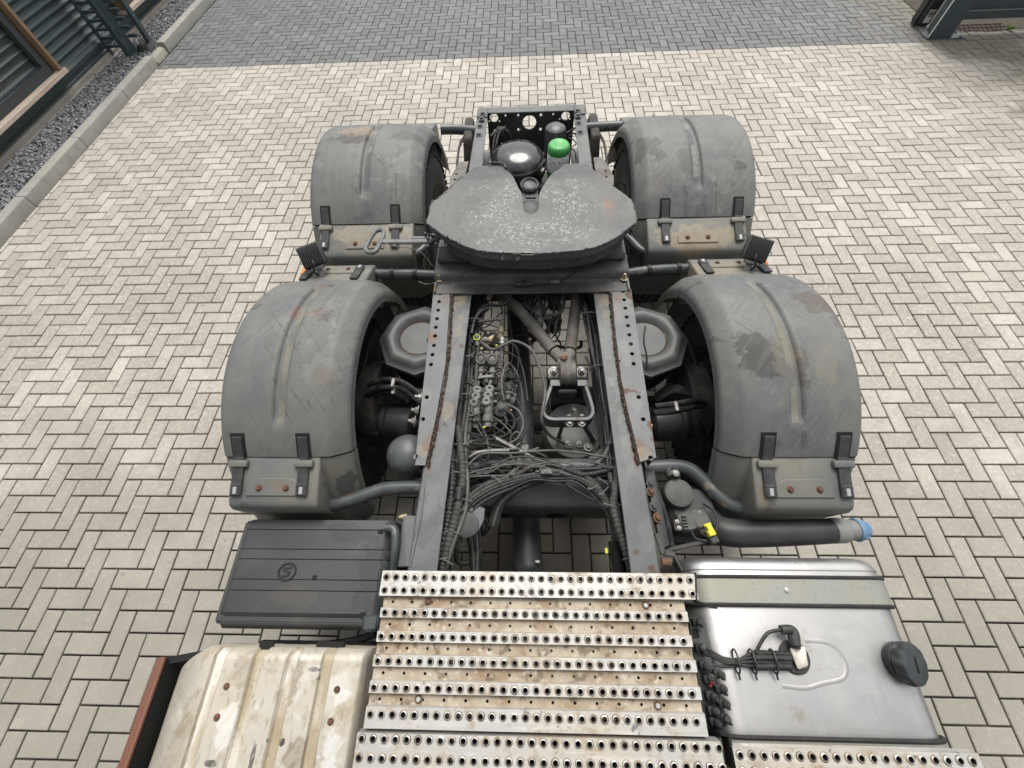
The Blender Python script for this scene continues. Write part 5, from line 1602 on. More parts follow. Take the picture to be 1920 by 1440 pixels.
hose([(1098, 874, .86), (1120, 868, .86), (1138, 846, .87), (1146, 810, .87)], .010, hose_grey)
hose([(882, 876, .85), (895, 890, .84), (912, 905, .83), (930, 910, .82)], .012, None, .002)
for px, py in ((924, 898), (957, 893), (1005, 888), (1050, 890), (1102, 920), (1122, 930), (1130, 948)):
    tie(px, py, .885, .012, .028, 1.3)
part('cable_clip', MB().box(at(1025, 885, .915), (.05, .022, .018), .003).cyl(at(1024, 884, .925), at(1024, 884, .94), .008), valve_grey)
part('connector', MB().box(at(903, 929, .885), (.036, .018, .014), .004, Matrix.Rotation(.55, 3, 'Z')).box(at(899, 933, .885), (.02, .024, .012), .003, Matrix.Rotation(.55, 3, 'Z')), hose_pale)
# loops round the valves
for pts, r, mt in (([(900, 640, .88), (922, 655, .89), (942, 648, .9), (965, 640, .9), (995, 655, .9), (1012, 690, .88), (1022, 730, .86), (1018, 765, .86), (1016, 790, .84), (1030, 815, .76), (1058, 832, .65)], .0075, hose_grey),
                   ([(950, 758, .86), (972, 770, .87), (981, 795, .86), (972, 820, .85), (955, 832, .84)], .006, hose_grey),
                   ([(944, 766, .84), (962, 780, .84), (963, 800, .83), (945, 818, .82), (910, 825, .82), (875, 815, .84)], .007, hose_black),
                   ([(940, 775, .82), (950, 790, .82), (940, 808, .81), (915, 818, .8), (880, 808, .82)], .008, hose_black),
                   ([(935, 780, .80), (925, 800, .8), (900, 812, .8), (872, 800, .82)], .008, hose_grey),
                   ([(945, 750, .86), (940, 720, .88), (946, 690, .88), (956, 682, .86), (962, 698, .8)], .006, hose_grey),
                   ([(886, 716, .86), (900, 708, .87), (922, 706, .87)], .008, hose_pale),
                   ([(898, 604, .89), (915, 601, .9), (938, 599, .9), (941, 612, .88)], .0085, hose_grey),
                   ([(884, 625, .88), (890, 600, .89), (903, 582, .9), (916, 578, .89), (908, 586, .87)], .007, hose_grey),
                   ([(884, 720, .86), (892, 735, .88), (897, 740, .88)], .010, hose_pale),
                   ([(990, 534, .97), (965, 540, .95), (955, 560, .92), (940, 572, .91), (915, 572, .9), (900, 580, .89), (890, 600, .88)], .0095, hose_black),
                   ([(1012, 600, .80), (1030, 592, .80), (1052, 585, .80), (1058, 560, .82), (1055, 548, .82)], .009, hose_grey),
                   ([(1028, 628, .7), (1030, 605, .74), (1045, 590, .78), (1056, 570, .8), (1060, 548, .82), (1040, 545, .82)], .009, hose_grey),
                   ([(1040, 630, .66), (1043, 605, .72), (1055, 575, .78)], .009, hose_pale),
                   ([(1015, 610, .72), (1015, 585, .76), (1014, 560, .8)], .009, hose_grey),
                   ([(985, 560, .8), (1000, 575, .8), (1006, 590, .79), (1000, 602, .76), (985, 605, .74)], .005, hose_black),
                   ([(1028, 630, .62), (1030, 645, .58), (1050, 650, .56), (1085, 652, .56), (1090, 640, .6)], .010, hose_grey),
                   ([(925, 818, .84), (950, 830, .84), (985, 850, .86), (1020, 876, .88)], .006, hose_grey),
                   ([(930, 822, .85), (960, 838, .85), (1000, 858, .87), (1032, 880, .88)], .006, hose_pale),
                   ([(875, 850, .86), (905, 846, .86), (940, 843, .86), (975, 842, .86)], .007, hose_grey),
                   ([(878, 858, .87), (895, 849, .87), (920, 845, .87), (955, 845, .87)], .006, hose_pale),
                   ([(960, 838, .82), (958, 820, .84), (970, 810, .85), (978, 825, .84), (962, 845, .84), (975, 850, .84), (1010, 840, .84)], .005, hose_grey),
                   ([(990, 847, .85), (1015, 852, .85), (1030, 866, .85), (1020, 872, .85), (1000, 864, .85)], .006, hose_black),
                   ([(945, 838, .83), (962, 862, .86), (965, 880, .87), (940, 898, .87)], .006, hose_grey),
                   ([(903, 700, .84), (898, 690, .86), (888, 695, .84), (884, 715, .82)], .006, hose_black),
                   ([(942, 590, .86), (940, 575, .88), (935, 565, .88)], .004, hose_black),
                   ([(925, 690, .84), (938, 700, .84), (938, 660, .84), (945, 650, .86)], .004, hose_grey),
                   ([(1210, 612, .955), (1207, 640, .95), (1212, 665, .93), (1213, 695, .9)], .0045, hose_black),
                   ([(1005, 535, .98), (1040, 530, .975), (1070, 518, .99), (1088, 500, 1.03)], .0028, hose_black)):
    hose(pts, r, mt, 0, 'cable' if r < .0065 else 'air_hose')
for pts in ([(800, 470, 1.08), (795, 488, 1.0), (796, 505, .95)], [(740, 462, 1.1), (785, 470, 1.08), (812, 500, 1.0)], [(785, 528, .9), (800, 533, .9), (815, 530, .92)]):
    hose(pts, .0022, hose_pale, 0, 'wire')
part('plug_connector', MB().cyl(at(966, 533, .985), at(988, 532, .985), .014).box(at(983, 532, .985), (.028, .03, .03), .005).cyl(at(988, 532, .985), at(1000, 532, .985), .010), black_plastic)
m = MB().box(at(1040, 528, .985), (.05, .02, .012), .003)
part('rusty_lug', m, rusty_paint)
rs = random.Random(5)
for k in range(26):
    y0 = rs.uniform(600, 850)
    x0 = 905 - (y0 - 550) * .16
    p = [(x0 - 8, y0 + rs.uniform(-15, 15), .87), (x0 + rs.uniform(8, 25), y0 + rs.uniform(-25, 25), rs.uniform(.84, .90)), (rs.uniform(905, 965), y0 + rs.uniform(-20, 60), rs.uniform(.78, .88)),
         (rs.uniform(900, 985), y0 + rs.uniform(20, 90), rs.uniform(.76, .86)), (rs.uniform(890, 990), min(872, y0 + rs.uniform(60, 130)), rs.uniform(.74, .84))]
    hose(p, rs.uniform(.0028, .0048), rs.choice((hose_black, hose_black, hose_grey, hose_dusty)), 0, 'cable')
for k in range(12):
    x0 = rs.uniform(985, 1060)
    p = [(x0, 545, .84), (x0 + rs.uniform(-20, 20), 565 + rs.uniform(0, 20), rs.uniform(.78, .86)), (x0 + rs.uniform(-30, 30), 595 + rs.uniform(0, 30), rs.uniform(.70, .8)), (x0 + rs.uniform(-40, 30), 630 + rs.uniform(0, 20), .6)]
    hose(p, rs.uniform(.003, .006), rs.choice((hose_black, hose_grey, hose_dusty)), 0, 'cable')
for k in range(10):
    y0 = rs.uniform(855, 915)
    p = [(870, y0 + rs.uniform(0, 40), .87), (905 + rs.uniform(-10, 10), y0 + rs.uniform(-12, 20), .88), (960, y0 - rs.uniform(0, 25), .89), (1030, y0 - rs.uniform(0, 25), .89), (1090, y0 + rs.uniform(-15, 20), .88), (1150, y0 + rs.uniform(-10, 50), .87)]
    hose(p, rs.uniform(.0028, .005), rs.choice((hose_black, hose_grey, hose_dusty)), 0, 'cable')
# round junction plate with five cables
zj = .895
c = at(890, 985, zj)
pl = [at(x, y, zj) for x, y in [(862, 1000), (872, 965), (898, 950), (908, 955), (906, 975), (898, 992), (875, 1004)]]
jb = part('junction_plate', MB().plate([(p.x, p.y) for p in pl], [], .012, Matrix.Translation((0, 0, zj)), bev=.003), M('junction_grey', (.105, .11, .112), .55, 0, [dict(s=14, lo=.45, hi=.6, c=(.07, .07, .07), a=.6)]))
obj('hub', MB().lathe(at(876, 985, zj), (0, 0, 1), [(.045, 0), (.048, .01), (.04, .014), (0, .014)], 20), deep_paint, jb)
for px, py in ((884, 957), (892, 993)):
    bolt(jb, at(px, py, zj + .006), r=.006)
for i in range(5):
    hose([(876 + i * 5.5, 1000 - i, .80), (880 + i * 5, 1015, .80), (884 + i * 4, 1040, .78), (888 + i * 2, 1090, .75)], .009, hose_grey if i % 2 else hose_black, 0, 'cable')
hose([(905, 965, .80), (915, 985, .78), (905, 1000, .76), (880, 1010, .74)], .011, None, .002)
hose([(858, 1030, .80), (856, 1050, .78), (870, 1056, .76), (884, 1050, .76), (888, 1030, .78)], .010)
part('yellow_tag', MB().box(at(1137, 1033, .80), (.012, .022, .01), .002), yellow_plastic)
part('cable_sleeve', MB().tube([at(1152, 1015, .8), at(1160, 1060, .78), at(1166, 1100, .76)], .026, 10), void_black)

# ---- right side brackets, round canister, electronic module ------------
m = MB().hexa([at(1204, 884, .72), at(1226, 884, .72), at(1256, 1026, .72), at(1238, 1034, .72), at(1207, 882, .90), at(1227, 882, .90), at(1256, 1022, .90), at(1240, 1030, .90)], .004)
sp = part('side_plate', m, deep_paint)
for px, py, mt in ((1219, 907, dark_bolt), (1219, 922, rusty_bolt), (1225, 950, dark_bolt), (1232, 971, rusty_bolt)):
    bolt(sp, at(px, py, .905), (.4, 0, 1), .011, mt)
m = MB().lathe(at(1272, 925, .80), (0, 0, 1), [(0, -.12), (.058, -.12), (.060, -.02), (.062, -.015), (.062, 0), (.058, .012), (.04, .02), (0, .022)], 28).tube(catmull([at(1262, 895, .80), at(1256, 882, .79), at(1240, 874, .78)], 5), .026, 14)
ic = part('air_intake', m, M('canister_grey', (.085, .085, .08), .65, 0, [dict(s=14, lo=.45, hi=.62, c=(.055, .055, .052), a=.7)]))
obj('hose_clamp', MB().lathe(at(1253, 879, .795), at(1256, 882, .79) - at(1240, 874, .78), [(.027, -.01), (.030, -.009), (.030, .009), (.027, .01)], 18), steel, ic)
hose([(1223, 888, .88), (1235, 930, .88), (1250, 975, .87), (1258, 1015, .85), (1262, 1035, .84)], .012, hose_black)
hose([(1252, 876, .8), (1268, 866, .78), (1280, 880, .78), (1282, 900, .74)], .012, hose_black)
part('chrome_cap', MB().lathe(at(1268, 887, .84), (0, 0, 1), [(.014, -.01), (.015, 0), (.008, .004), (0, .004)], 14), steel)
m = MB().box(at(1300, 975, .82), (.125, .075, .03), .006, Matrix.Rotation(.25, 3, 'Z'))
for k in range(5):
    m.box(at(1282 + k * 1.2, 968 + k * 6, .84), (.02, .006, .012), .001)
em = part('control_module', m, valve_dark)
obj('mount_lug', MB().box(at(1270, 985, .82), (.03, .045, .012), .003).box(at(1320, 985, .81), (.05, .06, .02), .004), cast_grime, em)
for px, py in ((1270, 978), (1274, 990), (1311, 960)):
    bolt(em, at(px, py, .83), r=.005, mat=steel)
m = MB().box(at(1329, 990, .875), (.022, .034, .026), .003, Matrix.Rotation(.3, 3, 'Z')).box(at(1333, 1000, .875), (.028, .022, .028), .003, Matrix.Rotation(.3, 3, 'Z')).box(at(1326, 984, .88), (.03, .010, .014), .003, Matrix.Rotation(.3, 3, 'Z'))
part('yellow_connector', m, yellow_plastic)
part('connector', MB().box(at(1337, 1013, .86), (.036, .03, .04), .006, Matrix.Rotation(.3, 3, 'Z')), black_plastic)
hose([(1318, 945, .84), (1338, 958, .87), (1345, 975, .88), (1342, 995, .88)], .0045, hose_black, 0, 'cable')
hose([(1296, 995, .83), (1305, 1010, .85), (1325, 1014, .86)], .0045, hose_black, 0, 'cable')
hose([(1308, 988, .84), (1316, 1000, .86), (1330, 1010, .86)], .0035, hose_black, 0, 'cable')
m = MB().box(at(1292, 960, .72), (.20, .2, .12), .02).box(at(1300, 1010, .70), (.26, .05, .05), .01)
part('module_carrier', m, black_plastic)
m = MB().bar(at(1232, 1000, .93), at(1244, 1040, .93), .02, .01, .002).bar(at(1244, 1036, .93), at(1266, 1040, .93), .02, .01, .002)
part('bracket_arm', m, deep_paint)
m = MB().bar(at(1240, 1034, .86), at(1345, 1010, .84), .016, .012, .003)
part('support_rod', m, black_plastic)
# filler pipe with blue cap
zp = .80
c = catmull([at(1322, 960, .70), at(1335, 985, .75), at(1365, 998, .79), at(1420, 1000, zp), at(1500, 998, zp), at(1566, 995, zp)], 8)
fp = part('filler_pipe', MB().tube(c, lambda t: .056 - .009 * min(1, max(0, (t - .35) / .65)) , 24), black_plastic, None, 60)
p0 = at(1562, 995, zp)
dx = (at(1590, 994, zp) - p0).normalized()
obj('neck', MB().lathe(p0, dx, [(.046, -.01), (.049, -.005), (.049, .035), (.044, .048), (.040, .052), (.040, .10), (0, .10)], 26), pale_plastic, fp)
cap = obj('blue_cap', MB().lathe(p0 + dx * .082, dx, [(.030, 0), (.044, .002), (.046, .008), (.044, .014), (.034, .017), (.032, .045), (.028, .050), (0, .050)], 26).box(p0 + dx * .112, (.03, .075, .03), .006), blue_plastic, fp)

# ---- work lamps and amber markers ---------------------------------------
for s, c, roll in ((-1, (584, 479), .36), (1, (1420, 467), -.33)):
    p = at(c[0], c[1], 1.06)
    nrm = Vector((-s * .12, -.62, .78)).normalized()
    x = Vector((1, 0, 0))
    x = (x - nrm * x.dot(nrm)).normalized()
    y = nrm.cross(x)
    x, y = x * cos(roll) + y * sin(roll), y * cos(roll) - x * sin(roll)
    R = Matrix((x, y, nrm)).transposed()
    m = MB().box(p - nrm * .022, (.118, .112, .024), .006, R)
    lamp = part('work_lamp', m, black_plastic)
    f = MB()
    for k in range(12):
        f.box(p + x * (k - 5.5) * .0096 + nrm * .004, (.0042, .108, .036), .001, R)
    obj('cooling_fin', f, fin_black, lamp)
    obj('bracket', MB().box(p - y * .066 - nrm * .01, (.07, .018, .02), .004, R).box(p - y * .085 - nrm * .03, (.03, .05, .012), .003, R), steel, lamp)
    obj('cable', MB().tube(catmull([p - y * .03 + nrm * .018, p - y * .055 + nrm * .03, p - y * .08 + nrm * .01 + x * s * .02, p - y * .10 - nrm * .05 + x * s * .02], 6), .005, 6), hose_black, lamp)
    q = at(573 if s < 0 else 1430, 512 if s < 0 else 492, .93)
    mk = part('marker_lamp', MB().box(q, (.03, .07, .05), .01), orange_lens)
    obj('holder', MB().box(q + Vector((-s * .03, .0, -.01)), (.03, .09, .06), .006), black_plastic, mk)

# ---- battery box ----------------------------------------------------------
bx0, bx1, by0, by1, bz = -1.175, -.545, -.05, .33, .85
m = MB()
prof = [(bx0 + .0, bz - .10), (bx0 + .006, bz - .035), (bx0 + .025, bz - .008), (bx0 + .05, bz), (bx1 - .03, bz), (bx1, bz - .02), (bx1, bz - .52), (bx0 + .01, bz - .52)]
gys = [.288, .214, .177, .105, .067, -.009]
cuts = [by1] + gys + [by0]
for a, b in zip(cuts, cuts[1:]):
    k0 = len(m.v)
    m.prism(prof, 'y', a - (.0009 if a != by1 else .0), b + (.0009 if b != by0 else 0), .0014)
    if a == by1 or b == by0:                             # the outermost strips roll down to the edge
        e = by1 if a == by1 else by0
        w_ = abs(a - b)
        for q in range(k0, len(m.v)):
            x, y, z = m.v[q]
            t = max(0, 1 - abs(y - e) / w_)
            m.v[q] = (x, y + (.012 * t if e == by0 else 0), z - (.030 if e == by0 else .016) * t * t)
m.box(((bx0 + bx1) / 2, (by0 + by1) / 2, bz - .28), (bx1 - bx0 - .012, by1 - by0 - .012, .54), .01)
m.hexa([(bx0 + .01, by0 - .012, bz - .06), (bx1, by0 - .012, bz - .06), (bx1, by0 + .02, bz - .06), (bx0 + .01, by0 + .02, bz - .06), (bx0 + .03, by0 + .004, bz - .012), (bx1, by0 + .004, bz - .012), (bx1, by0 + .02, bz - .012), (bx0 + .03, by0 + .02, bz - .012)], .006)
stain(box_plastic, [(690, 1075, .85, .05, .15, (.024, .026, .028), .9), (650, 1000, .85, .08, .04, (.026, .028, .03), .9), (560, 1120, .85, .10, .03, (.075, .066, .052), .5), (480, 1040, .85, .08, .05, (.06, .062, .06), .5)])
bat = part('battery_box', m, box_plastic, None, 35)
ec = Vector((-.932, .132, bz))
e = MB().tube([ec + Vector((.033 * cos(t), .030 * sin(t), .001)) for t in [2 * pi * k / 32 for k in range(32)]], .0045, 6, closed=True)
for a, b in (((.016, .016), (-.016, .012)), ((-.016, .012), (-.010, .002)), ((-.012, .003), (.014, -.001)), ((.012, 0), (.008, -.012)), ((.010, -.012), (-.018, -.016))):
    e.bar(ec + Vector((*a, .001)), ec + Vector((*b, .001)), .007, .005, .001)
obj('emblem', e, M('emblem_black', (.014, .014, .015), .5), bat)
obj('lid_strap', MB().tube(catmull([at(722, 990, bz + .02), at(738, 992, bz + .02), at(742, 1010, bz + .02), at(740, 1040, bz + .01), at(738, 1070, bz - .02)], 6), .017, 10, ell=1), tube_paint, bat)
obj('lid_strap', MB().box(at(698, 1168, bz - .01), (.06, .055, .05), .01).box(at(688, 1155, bz - .002), (.03, .02, .006), .002), tube_paint, bat)
for sp_ in ((714, 997), (681, 1153)):
    obj('strap_slot', MB().box(at(*sp_, bz - .001), (.022, .018, .006), .001), void_black, bat)
obj('plug', MB().lathe(at(590, 1083, bz), (0, 0, 1), [(.009, 0), (.009, .002), (.006, .003), (0, .003)], 14), void_black, bat)
obj('side_marker', MB().box((bx0 - .03, .10, .62), (.012, .02, .012), .003), red_plastic, bat)
m = MB().hexa([at(752, 968, .62), at(780, 968, .62), at(768, 1066, .62), at(742, 1066, .62), at(757, 967, .86), at(781, 966, .86), at(768, 1063, .86), at(746, 1063, .86)], .004)
hp = part('hanger_plate', m, bracket_paint)
obj('brass_fitting', MB().cyl(at(752, 970, .80), at(764, 968, .80), .012).cyl(at(748, 970, .80), at(753, 970, .80), .008), brass, hp)
m = MB().box(at(690, 1190, .72), (.05, .05, .03), .006)
for k in range(4):
    hose([(704, 1178 + 3 * k, .78), (690, 1190 + 2 * k, .74), (655, 1200 + k, .72), (610, 1206, .70)], .009, hose_black, 0, 'cable')
part('cross_tube', MB().box(at(600, 1210, .72), (.46, .03, .03), .004), void_black)

# ---- silencer heat shield and brown side skirt -------------------------------
sx0, sx1, sy0, sy1, sz = -1.283, -.553, -.62, -.112, .90
cols = []
ribs = [(-1.065, .020), (-.930, .020), (-.810, .020), (-.687, .020)]
xs = [sx0 + (sx1 - sx0) * i / 170 for i in range(171)]
def shield_z(x, y):
    z = sz
    d = x - sx0
    ry = .055 if y > sy1 - .055 else 0
    if d < .20:                                        # rounded outer shoulder
        t = 1 - d / .20
        z -= .135 * t * t
    if sx1 - x < .02:
        z -= .03 * (1 - (sx1 - x) / .02) ** 2
    for c, hw in ribs:
        dd = abs(x - c)
        if dd < hw:
            e = min(1, (hw - dd) / .005)
            z -= .014 * e * e * (3 - 2 * e)
    if y > sy1 - .03:
        z -= .035 * ((y - sy1 + .03) / .03) ** 2
    z += .0022 * mnoise.noise((x * 7, y * 7, 3))
    return z
def sy_end(x):                                          # cut corner at the outer rear
    return sy1 - max(0, (-1.13 - x)) * .36
rows = 26
m = MB()
for j in range(rows + 1):
    for x in xs:
        t = j / rows
        ye = sy_end(x)
        y = sy0 + (ye - sy0) * (1 - (1 - t) ** 1.6)
        zz_ = shield_z(x, y + (sy1 - ye))
        m.v.append((x, y, zz_))
nx = len(xs)
for j in range(rows):
    for i in range(nx - 1):
        a = j * nx + i
        xm_ = (xs[i] + xs[i + 1]) / 2
        m.f.append((a, a + 1, a + nx + 1, a + nx)); m.mi.append(1 if any(abs(xm_ - c) < hw - .004 for c, hw in ribs) else 0)
o = len(m.v)                                            # folded-down rim
rim = [rows * nx + i for i in range(nx)]
for i in rim:
    x, y, z = m.v[i]
    m.v.append((x, y + .004, z - .09))
for i in range(nx - 1):
    m.f.append((rim[i], rim[i + 1], o + i + 1, o + i)); m.mi.append(0)
o2 = len(m.v)
for j in range(rows + 1):
    x, y, z = m.v[j * nx + nx - 1]
    m.v.append((x + .003, y, z - .12))
for j in range(rows):
    m.f.append((j * nx + nx - 1, o2 + j, o2 + j + 1, (j + 1) * nx + nx - 1)); m.mi.append(0)
o3 = len(m.v)
for j in range(rows + 1):
    x, y, z = m.v[j * nx]
    m.v.append((x - .004, y, z - .2))
for j in range(rows):
    m.f.append((j * nx, (j + 1) * nx, o3 + j + 1, o3 + j)); m.mi.append(0)
hsd = part('heat_shield', m, [shield_alu, shield_groove], None, 40)
for px, py in ((425, 1287), (407, 1345), (632, 1293), (620, 1353)):
    p = at(px, py, sz)
    obj('rivet', MB().lathe((p.x, p.y, sz + .001), (0, 0, 1), [(.0105, -.003), (.0105, .001), (.0095, .0018), (.0075, .001), (.006, .001), (.0055, .003), (.003, .0042), (0, .0045)], 16), rusty_bolt, hsd)
part('silencer', MB().box((-.9, -.42, .54), (.6, .5, .54), .06, None, 0, 3), void_black)
part('shield_bracket', MB().box(at(500, 1211, .86), (.05, .03, .015), .003), void_black)
part('shield_bracket', MB().box(at(620, 1212, .84), (.10, .03, .02), .003), void_black)
m = MB()
m.box((-1.312, -.80, .842), (.030, 1.30, .016), .004)
m.box((-1.3255, -.80, .60), (.003, 1.298, .47), 0)
sk_ = part('side_skirt', m, brown_skirt)
obj('inner_panel', MB().box((-1.308, -.80, .59), (.020, 1.29, .48), .003).hexa([(-1.31, -.152, .81), (-1.13, -.118, .80), (-1.13, -.14, .80), (-1.31, -.175, .81), (-1.31, -.152, .822), (-1.13, -.118, .812), (-1.13, -.14, .812), (-1.31, -.175, .822)], 0), void_black, sk_)

# ---- catwalk ------------------------------------------------------------------
cw = thing('catwalk', '', '', (.02, -.3, 1.0))
del cw['label'], cw['category']
cw.parent = truck
cw.location = WL['catwalk'] - WL['truck']
ZT, ZV = 1.02, 1.004
SEG = 12
def hole_strip(m, x0, pitch, n, y, hw, z, ro, ri, hh, mi_flat=0, mi_rim=1, x_end0=None, x_end1=None):
    """a flat strip pierced by a row of drawn holes with raised rims"""
    x_end0 = x0 - pitch / 2 if x_end0 is None else x_end0
    for k in range(n):
        cx = x0 + k * pitch
        xa = x_end0 if k == 0 else cx - pitch / 2
        xb = x_end1 if (k == n - 1 and x_end1 is not None) else cx + pitch / 2
        rr = ro * random.uniform(.94, 1.06)
        rings = []
        sq = []
        for q in range(SEG):
            t = 2 * pi * (q + .5) / SEG
            c_, s_ = cos(t), sin(t)
            f = 1 / max(abs(c_), abs(s_))
            ex = (xb - cx) if c_ > 0 else (cx - xa)
            sq.append((cx + c_ * f * ex, y + s_ * f * hw, z))
        rings.append(sq)
        rings.append([(cx + rr * cos(2 * pi * (q + .5) / SEG), y + rr * sin(2 * pi * (q + .5) / SEG), z) for q in range(SEG)])
        rings.append([(cx + (ri * .45 + rr * .55) * cos(2 * pi * (q + .5) / SEG), y + (ri * .45 + rr * .55) * sin(2 * pi * (q + .5) / SEG), z + hh * .7) for q in range(SEG)])
        rings.append([(cx + ri * cos(2 * pi * (q + .5) / SEG), y + ri * sin(2 * pi * (q + .5) / SEG), z + hh) for q in range(SEG)])
        rings.append([(cx + ri * .92 * cos(2 * pi * (q + .5) / SEG), y + ri * .92 * sin(2 * pi * (q + .5) / SEG), z - .012) for q in range(SEG)])
        if hh > 0:                                      # bore deepened, its walls painted black for the dark inside
            rings.append([(cx + ri * .9 * cos(2 * pi * (q + .5) / SEG), y + ri * .9 * sin(2 * pi * (q + .5) / SEG), z - .022) for q in range(SEG)])
        o = len(m.v)
        for r_ in rings:
            m.v += r_
        for a in range(len(rings) - 1):
            for q in range(SEG):
                q2 = (q + 1) % SEG
                m.f.append((o + a * SEG + q, o + a * SEG + q2, o + (a + 1) * SEG + q2, o + (a + 1) * SEG + q))
                m.mi.append(mi_flat if a == 0 else (3 if a >= 3 else ((4 if a == 1 else mi_rim) if hh > 0 else mi_flat)))

def quad(m, x0, x1, y0, z0, y1, z1, mi):
    o = len(m.v)
    n = 12
    for k in range(n + 1):
        x = x0 + (x1 - x0) * k / n
        m.v += [(x, y0, z0), (x, y1, z1)]
    for k in range(n):
        m.f.append((o + 2 * k, o + 2 * k + 1, o + 2 * k + 3, o + 2 * k + 2)); m.mi.append(mi)

def tread(x0, x1, rows, xa, pitch, n, wide_front=None):
    """rows: list of (kind, y_top, y_bottom, [hole rows])"""
    m = MB()
    prev = None
    for kind, ya, yb, hr in rows:
        z = ZT if kind == 'ridge' else ZV
        if prev is not None:
            quad(m, x0, x1, prev[1], prev[0], ya, z, 0 if kind == 'ridge' else 2)
        ys = [ya]
        for h in range(len(hr) - 1):
            ys.append((hr[h] + hr[h + 1]) / 2)
        ys.append(yb)
        for h, yc in enumerate(hr):
            top, bot = ys[h], ys[h + 1]
            hw = min(top - yc, yc - bot)
            if kind == 'ridge':
                hole_strip(m, xa, pitch, n, yc, hw, z, .0124, .0074, .0040, 0, 1, x0, x1)
            else:
                hole_strip(m, xa + pitch * .5, pitch * 2, n // 2, yc, hw, z, .0050, .0044, 0, 2, 3, x0, x1)
            mi = 0 if kind == 'ridge' else 2
            if top - (yc + hw) > 1e-5:
                quad(m, x0, x1, top, z, yc + hw, z, mi)
            if (yc - hw) - bot > 1e-5:
                quad(m, x0, x1, yc - hw, z, bot, z, mi)
        prev = (z, yb)
    return m
mats = [tread_alu, hole_rim, tread_valley, void_black, rim_dirt]
def catpanel(x0, x1, rows, xa, pitch, n):
    m = tread(x0, x1, rows, xa, pitch, n)
    ya, yb = rows[0][1], rows[-1][2]
    quad(m, x0, x1, ya, ZT, ya + .004, ZT - .035, 0)
    quad(m, x0, x1, yb, ZT, yb - .004, ZT - .03, 0)
    for x in (x0, x1):                                   # closed ends following the profile
        o = len(m.v)
        pts = []
        for kind, a, b, _h in rows:
            z = ZT if kind == 'ridge' else ZV
            pts += [(a, z), (b, z)]
        for y, z in pts:
            m.v += [(x, y, z), (x, y, z - .014)]
        for k in range(len(pts) - 1):
            m.f.append((o + 2 * k, o + 2 * k + 2, o + 2 * k + 3, o + 2 * k + 1)); m.mi.append(0)
    return obj('tread_panel', m, mats, cw, 42)
front = [('ridge', .126, .049, [.106, .066])]
p1 = catpanel(-.503, .558, front, -.486, .0331, 32)
rest = [('valley', .046, .0165, [.0315]), ('ridge', .0135, -.0145, [0.0]), ('valley', -.0175, -.050, [-.034]), ('ridge', -.053, -.0825, [-.067]), ('valley', -.0855, -.1145, [-.100]), ('ridge', -.1175, -.148, [-.133]), ('valley', -.151, -.1815, [-.166]),
        ('ridge', -.1845, -.2155, [-.201]), ('valley', -.2185, -.245, [-.232]), ('ridge', -.248, -.300, [-.266])]
p2 = catpanel(-.490, .514, rest, -.474, .0331, 30)
p3 = catpanel(-.505, .545, [('ridge', -.310, -.392, [-.323, -.366]), ('valley', -.395, -.425, [-.41]), ('ridge', -.428, -.46, [-.444]), ('valley', -.463, -.493, [-.478]), ('ridge', -.496, -.57, [-.52])], -.489, .0331, 32)
for px, py, mt in ((803, 1128, rusty_bolt), (1210, 1135, bright_bit), (785, 1311, bright_bit), (1233, 1323, bright_bit)):
    p = at(px, py, ZV)
    obj('washer', MB().lathe((p.x, p.y, ZV), (0, 0, 1), [(.012, 0), (.012, .0015), (.0085, .002), (0, .002)], 16), rusty_bolt, cw)
    obj('bolt_head', MB().lathe((p.x, p.y, ZV), (0, 0, 1), [(.0075, .001), (.0075, .006), (.006, .0085), (0, .009)], 12), mt, cw)
obj('bearer', MB().box((-.40, -.25, .955), (.05, .70, .06), .006).box((.44, -.25, .955), (.05, .70, .06), .006).box((.02, -.22, .925), (.9, .06, .04), .006), deep_paint, cw)
obj('end_channel', MB().bar(at(1300, 1075, 1.0), at(1302, 1128, 1.0), .006, .045, .001).bar(at(1303, 1127, 1.0), at(1340, 1140, .98), .006, .03, .001), hose_black, cw)
obj('bracket', MB().bar(at(1240, 1050, .96), at(1270, 1052, .96), .02, .03, .004).bar(at(1262, 1046, .97), at(1276, 1072, .97), .008, .05, .002), deep_paint, cw)
obj('bracket', MB().cyl(at(1240, 1054, .97), at(1258, 1055, .97), .014), rusty_bolt, cw)
obj('bracket', MB().bar(at(1345, 1372, .98), at(1362, 1376, .98), .01, .05, .002).bar(at(1360, 1376, .98), at(1372, 1440, .98), .008, .06, .002), void_black, cw)

# ---- connector strip between catwalk and tank --------------------------------------
zk = .95
m = MB().hexa([at(1292, 1158, zk - .03), at(1316, 1154, zk - .03), at(1366, 1362, zk - .03), at(1318, 1366, zk - .03), at(1290, 1156, zk - .012), at(1314, 1152, zk - .012), at(1364, 1360, zk - .012), at(1318, 1364, zk - .012)], .004)
cs = part('connector_strip', m, box_plastic)
grid = [(1302, 1166), (1307, 1214), (1315, 1246), (1341, 1262), (1323, 1272), (1345, 1290), (1327, 1302), (1330, 1330), (1350, 1316), (1353, 1344), (1334, 1350)]
for px, py in grid:
    p = at(px, py, zk - .012)
    c = MB().box(p + Vector((0, 0, .014)), (.026, .024, .028), .004)
    c.lathe(p + Vector((.004, 0, .028)), (random.gauss(0, .2), random.gauss(0, .2), 1), [(.011, 0), (.011, .014), (.008, .018), (.005, .018), (.005, .024), (0, .024)], 12)
    c.bar(p + Vector((.010, -.012, .022)), p + Vector((.020, -.014, .02)), .008, .012, .002)
    obj('connector', c, black_plastic, cs)
p = at(1326, 1273, zk)
